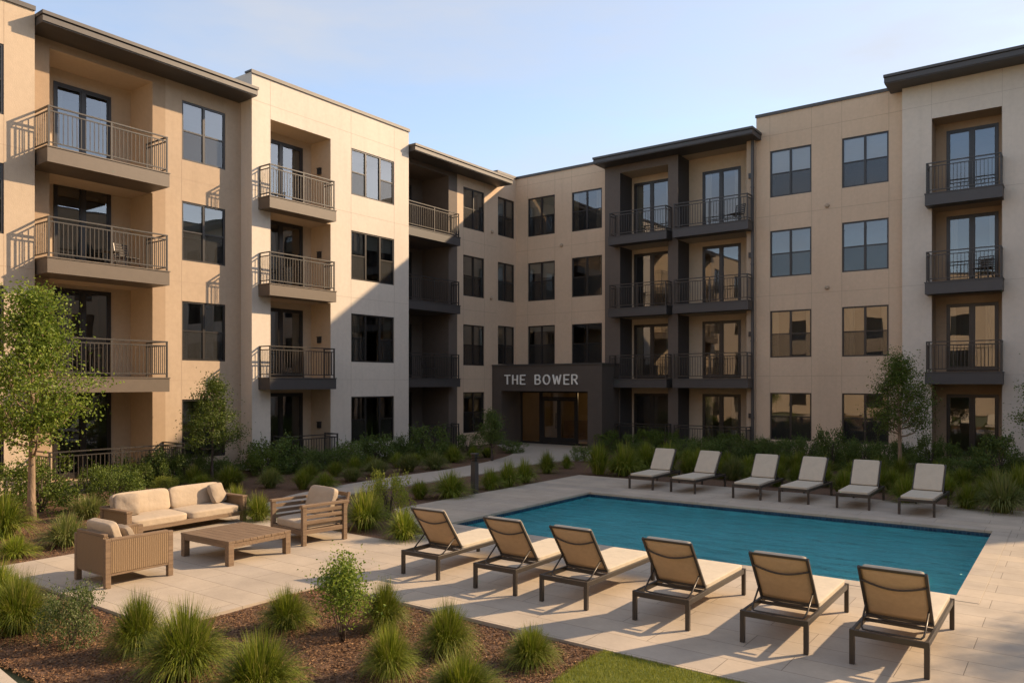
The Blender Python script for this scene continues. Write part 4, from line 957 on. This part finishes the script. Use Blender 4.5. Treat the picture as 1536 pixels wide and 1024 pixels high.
def stems_mesh(seed, n=9, h=.7, r=.02, sp=.5):
    rnd = random.Random(seed); mb = MB()
    for i in range(n):
        a = rnd.uniform(0,6.28); q = rnd.uniform(.2,1)*sp
        mb.tube([(0.03*math.cos(a),.03*math.sin(a),-.04),(q*.4*math.cos(a),q*.4*math.sin(a),h*.5),(q*math.cos(a+.2),q*math.sin(a+.2),h)], [r,r*.7,r*.3], 5)
    me = bpy.data.meshes.new('stem'); me.from_pydata(mb.v, [], mb.f); me.update(); return me
TUFT = [tuft_mesh(i, 900, wdt=.013) for i in range(3)]; TUFTD = [tuft_mesh(10+i, 2100, wdt=.0085) for i in range(2)]; TUFTU = [tuft_mesh(20+i, 800, spread=.8, wdt=.014) for i in range(2)]
BUSH = [bush_mesh(30+i, 3600, .062) for i in range(3)]; BUSHL = [bush_mesh(40+i, 6500, .05, 46) for i in range(2)]; STEM = stems_mesh(5)
def obj(name, me, mat, parent=None):
    key = (me.name, mat)
    if key not in KIDS:
        m2 = me.copy(); m2.materials.clear(); m2.materials.append(M[mat]); KIDS[key] = m2
    o = bpy.data.objects.new(name, KIDS[key]); COL.objects.link(o); o.parent = parent; return o
pr = random.Random(11)
for i, (k, x, y, r, h, lab) in enumerate(PLANTS):
    if 'bright yellow green bush' in lab: x, y, r, h = -12.07, 11.9, .50, .92
    rz = pr.uniform(0, 6.28)
    if k == 'T':
        near = math.hypot(x, y) < 13
        me = pr.choice(TUFTD) if near else (pr.choice(TUFTU+TUFT[:1]) if ('clump' in lab or 'tall' in lab) else pr.choice(TUFT))
        mat = 'grass_pale' if any(q in lab for q in ('pale','dry','dull','feathery')) else 'grass'
        o = obj('grass_tuft', me, mat); o.location = (x, y, -.035); o.rotation_euler.z = rz; o.scale = (r*1.32, r*1.32, h*1.12)
        tag(o, lab, 'grass tuft', 'ornamental grasses in the front bed' if near else 'ornamental grasses round the court')
    else:
        x = max(x, -21.95+r*.6) if y > 15.5 else max(x, -22.6+r)
        mat = {'L':'leaf_mid','B':'leaf_dark','Y':'leaf_yellow','B1':'leaf_speckle'}[k]
        t = empty('shrub', (x, y, -.035), rz); t.scale = (r*1.25, r*1.25, h*1.15)
        obj('foliage', pr.choice(BUSHL) if k in ('L','B1','Y') else pr.choice(BUSH), mat, t); obj('stem', STEM, 'darkbark', t)
        tag(t, lab, 'shrub', 'dark shrubs along the walls' if k == 'B' else None)
# continuous hedge and ground cover of the shaded beds
hr_ = random.Random(21)
def filler(kind, x, y, r, h, lab, grp):
    if kind == 'B':
        t = empty('shrub', (x, y, -.035), hr_.uniform(0, 6.28)); t.scale = (r, r, h); obj('foliage', hr_.choice(BUSH), 'leaf_dark' if hr_.random() < .7 else 'leaf_mid', t); obj('stem', STEM, 'darkbark', t); tag(t, lab, 'shrub', grp)
    else:
        o = obj('grass_tuft', hr_.choice(TUFTU+TUFT), 'grass'); o.location = (x, y, -.035); o.rotation_euler.z = hr_.uniform(0, 6.28); o.scale = (r, r, h); tag(o, lab, 'grass tuft', grp)
for i in range(20):
    filler('B', -16.3+i*.92+hr_.uniform(-.15,.15), 29.35+hr_.uniform(-.3,.25), hr_.uniform(.62,.85), hr_.uniform(.75,1.05), 'bush of the close dark hedge row at the foot of the right wing wall', 'hedge row at the foot of the right wing')
for i in range(17):
    filler('B', -15.6+i*.95+hr_.uniform(-.15,.15), 27.7+hr_.uniform(-.3,.3), hr_.uniform(.5,.72), hr_.uniform(.5,.72), 'lower bush of the second dark hedge row behind the far loungers', 'second hedge row behind the far loungers')
for i in range(17):
    filler('T', -13.4+i*.78+hr_.uniform(-.2,.2), 25.3+hr_.uniform(-.5,.6), hr_.uniform(.5,.7), hr_.uniform(.6,.85), 'grass clump in the band of grasses between the far loungers and the hedge', 'band of grasses before the hedge')
for i in range(14):
    filler('T', -12.2+i*.8+hr_.uniform(-.2,.2), 22.6+hr_.uniform(-.4,.5), hr_.uniform(.45,.6), hr_.uniform(.5,.7), 'grass clump in the front strip just behind the far loungers', 'front strip of grasses behind the far loungers')
for i in range(15):
    y = 10.2+i*.98+hr_.uniform(-.15,.15); filler('B', (-20.9 if y > 15 else -21.4)+hr_.uniform(-.2,.2), y, hr_.uniform(.55,.78), hr_.uniform(.55,.9), 'bush of the dark planting row at the foot of the left wing wall', 'dark bushes at the foot of the left wing')
for i in range(13):
    y = 12.2+i*1.0+hr_.uniform(-.2,.2); filler('T', -19.2+hr_.uniform(-.4,.4), y, hr_.uniform(.45,.62), hr_.uniform(.45,.62), 'low grass clump in the bed between the path and the left wing bushes', 'low grasses between the path and the left wing')
# sprig on the speckled shrub and the woody shrub beside it
def branch_plant(name, loc, h, label, cat, leafm, barkm, trunk_r, crown0, rx, n_limbs, leaves, ls, seed, lean=0, stems=1, egg=.45, clump=.13, twig=1., group=None, topk=.3):
    rnd = random.Random(seed); root = empty(name, loc); tag(root, label, cat, group)
    wood_ = MB(); lf = MB()
    def crown_r(t):          # t 0..1 up the crown
        return rx*math.sin(math.pi*min(1,max(0,t))**(.62 if egg < .5 else .8))**.75*(1 if t < .55 else 1-(t-.55)*topk)
    tr = []
    k = 9
    for j in range(k+1):
        t = j/k; tr.append(Vector((lean*t*t+.03*h*.2*math.sin(t*5+seed), .025*h*.2*math.sin(t*4+2*seed), h*.93*t)))
    if stems == 1: wood_.tube(tr, [trunk_r*(1.25 if j == 0 else 1)*(1-.86*(j/k)) for j in range(k+1)], 10)
    tips = []
    for i in range(n_limbs):
        u = (i+.5)/n_limbs; z0 = crown0*.86+(h*.93-crown0*.86)*u*.9
        if stems > 1: z0 = .02; u = rnd.random()
        j = min(k-1, int(z0/(h*.93)*k)); base = tr[j].lerp(tr[j+1], z0/(h*.93)*k-j) if stems == 1 else Vector((rnd.gauss(0,.02), rnd.gauss(0,.02), 0))
        a = i*2.4+rnd.uniform(-.4,.4); ze = crown0+(h-crown0)*min(1, u*.95+rnd.uniform(.06,.22)); q = crown_r((ze-crown0)/(h-crown0))*rnd.uniform(.6,1.0)
        end = Vector((lean*(ze/h)**2+q*math.cos(a), q*math.sin(a), ze))
        midp = base.lerp(end, .5)+Vector((q*.12*math.cos(a), q*.12*math.sin(a), -.04*h*(1 if stems == 1 else -1)))
        r0 = trunk_r*.42*(1-.5*u)*(1 if stems == 1 else 1.4)
        wood_.tube([base, base.lerp(midp,.5)+Vector((0,0,-.008*h)), midp, midp.lerp(end,.55), end], [r0,r0*.8,r0*.6,r0*.4,r0*.2], 6)
        tips.append((end, 1.0))
        for m_ in range(5):
            t = rnd.uniform(.3,.95); b0 = midp.lerp(end, (t-.3)/.65*.9) ; dd = Vector((rnd.gauss(0,1),rnd.gauss(0,1),rnd.gauss(.45,.6))).normalized()*rx*rnd.uniform(.22,.5)*twig
            e = b0+dd; wood_.tube([b0, b0.lerp(e,.5)+Vector((0,0,.02)), e], [r0*.35,r0*.22,r0*.1], 4); tips.append((e, .85)); tips.append((b0.lerp(e,.5), .6))
    nt_ = len(tips)
    for i in range(leaves):
        c, wgt = tips[i % nt_]
        cc = clump*rx*(1 if rnd.random() < .8 else 1.7)
        p = c+Vector((rnd.gauss(0,cc), rnd.gauss(0,cc), rnd.gauss(0,cc*.7)))
        leaf(lf, p, rnd, ls, .5)
    wood_.build('trunk' if stems == 1 else 'stem', barkm, root, smooth=True); lf.build('crown' if stems == 1 else 'foliage', leafm, root)
    return root
branch_plant('tree', (-18.06, 7.2, -.04), 4.75, 'young tree with bright green airy crown at the left edge behind the patio', 'tree', 'leaf', 'bark', .088, 1.55, 1.12, 30, 19000, .075, 3, clump=.15, topk=1.2)
branch_plant('tree', (-20.9, 13.3, -.04), 3.05, 'small young tree in half shade before the tan wall behind the sofa', 'tree', 'leaf_mid', 'darkbark', .045, .85, .78, 18, 9000, .06, 5, clump=.16, topk=1.0)
branch_plant('tree', (-17.75, 22.9, -.04), 1.85, 'small dark clipped tree standing left of the entrance portal', 'tree', 'leaf_dark', 'darkbark', .05, .55, .46, 14, 6500, .055, 8, clump=.22, topk=.4)
branch_plant('tree', (-4.45, 26.4, -.04), 3.65, 'slender young tree between the ground window and glass door on the right', 'tree', 'leaf_mid', 'bark', .07, 1.45, .86, 24, 16000, .058, 13, clump=.16, topk=.9)
branch_plant('tree', (-.55, 27.4, -.04), 3.65, 'young tree half cut off by the right edge of the picture', 'tree', 'leaf_mid', 'bark', .07, 1.35, .86, 24, 16000, .058, 17, clump=.16, topk=.8)
branch_plant('shrub', (-6.74, 5.92, -.03), .98, 'woody multi-stemmed shrub with yellowish tips in the front bed', 'shrub', 'leaf', 'darkbark', .018, .28, .36, 14, 5200, .036, 23, stems=9, clump=.2, topk=.4)
# tree just outside the right edge whose shade falls across the deck
branch_plant('tree', (5.4, 17.2, -.04), 5.6, 'tree beyond the right edge of the picture shading the pool deck', 'tree', 'leaf_mid', 'bark', .09, 2.0, 1.6, 24, 14000, .08, 19, clump=.15, topk=.6)

# ------------------------------------------------------------------ mulch chips and lawn blades
def chips(name, regs, seed):
    rnd = random.Random(seed); mb = MB()
    for (x0, x1, y0, y1, n) in regs:
        for i in range(n):
            x = rnd.uniform(x0,x1); y = rnd.uniform(y0,y1)
            if y > 4.86 and -13.84 < x < -8.73: continue
            if y > 6.86 and -15.45 < x < -8.73: continue
            if y > 7.32 and x > -8.8: continue
            z = -.035+.018*noise.noise(Vector((x*.8, y*.8, 0)))+.008*noise.noise(Vector((x*3, y*3, 4)))+rnd.uniform(.002,.014)
            a = rnd.uniform(0,6.28); l = rnd.uniform(.005,.019); w_ = rnd.uniform(.002,.0055); tl = rnd.uniform(-.6,.6); t2 = rnd.uniform(-.5,.5)
            u = Vector((math.cos(a), math.sin(a), t2*.6))*l; v = Vector((-math.sin(a)*math.cos(tl), math.cos(a)*math.cos(tl), math.sin(tl)))*w_; c = Vector((x,y,z)); k = len(mb.v)
            up = Vector((0,0,.006))
            mb.v += [tuple(c-u-v),tuple(c+u-v),tuple(c+u+v),tuple(c-u+v),tuple(c-u*.8-v+up),tuple(c+u*.8-v+up),tuple(c+u*.8+v+up),tuple(c-u*.8+v+up)]
            mb.f += [(k+4,k+5,k+6,k+7),(k,k+1,k+5,k+4),(k+2,k+3,k+7,k+6),(k+1,k+2,k+6,k+5)]
    o = mb.build(name, 'chips'); o['kind'] = 'stuff'; tag(o, 'brown shredded bark mulch chips covering the planting beds', 'mulch')
chips('mulch_chips', [(-11,-4.15,3.3,7.35,42000),(-18,-13.8,4.5,9.0,9000),(-13.5,-10.1,10.2,12.6,2500)], 4)
rnd = random.Random(9); mb = MB()
def lawn_edge(y):
    for p, q in zip(el_[:-1], el_[1:]):
        if q.y <= y <= p.y: return p.x+(q.x-p.x)*(p.y-y)/max(1e-6, p.y-q.y)
    return -4.1
for i in range(52000):
    if i < 36000: x = rnd.uniform(-4.25,-1.9); y = rnd.uniform(5.6,7.35)
    else: x = rnd.uniform(-4.3,3.5); y = rnd.uniform(3.0,7.35)
    if x < lawn_edge(y)-.02+rnd.uniform(-.02,.02): continue
    a = rnd.uniform(0,6.28); h = rnd.uniform(.018,.045); w_ = .0028; l = rnd.uniform(.0,.025); b = rnd.uniform(0,6.28); k = len(mb.v)
    mb.v += [(x-w_*math.cos(a), y-w_*math.sin(a), -.01),(x+w_*math.cos(a), y+w_*math.sin(a), -.01),(x+l*math.cos(b), y+l*math.sin(b), h-.01)]; mb.f.append((k,k+1,k+2))
o = mb.build('grass', 'lawn_blade'); o['kind'] = 'stuff'; tag(o, 'short green lawn grass at the bottom edge by the deck', 'grass')
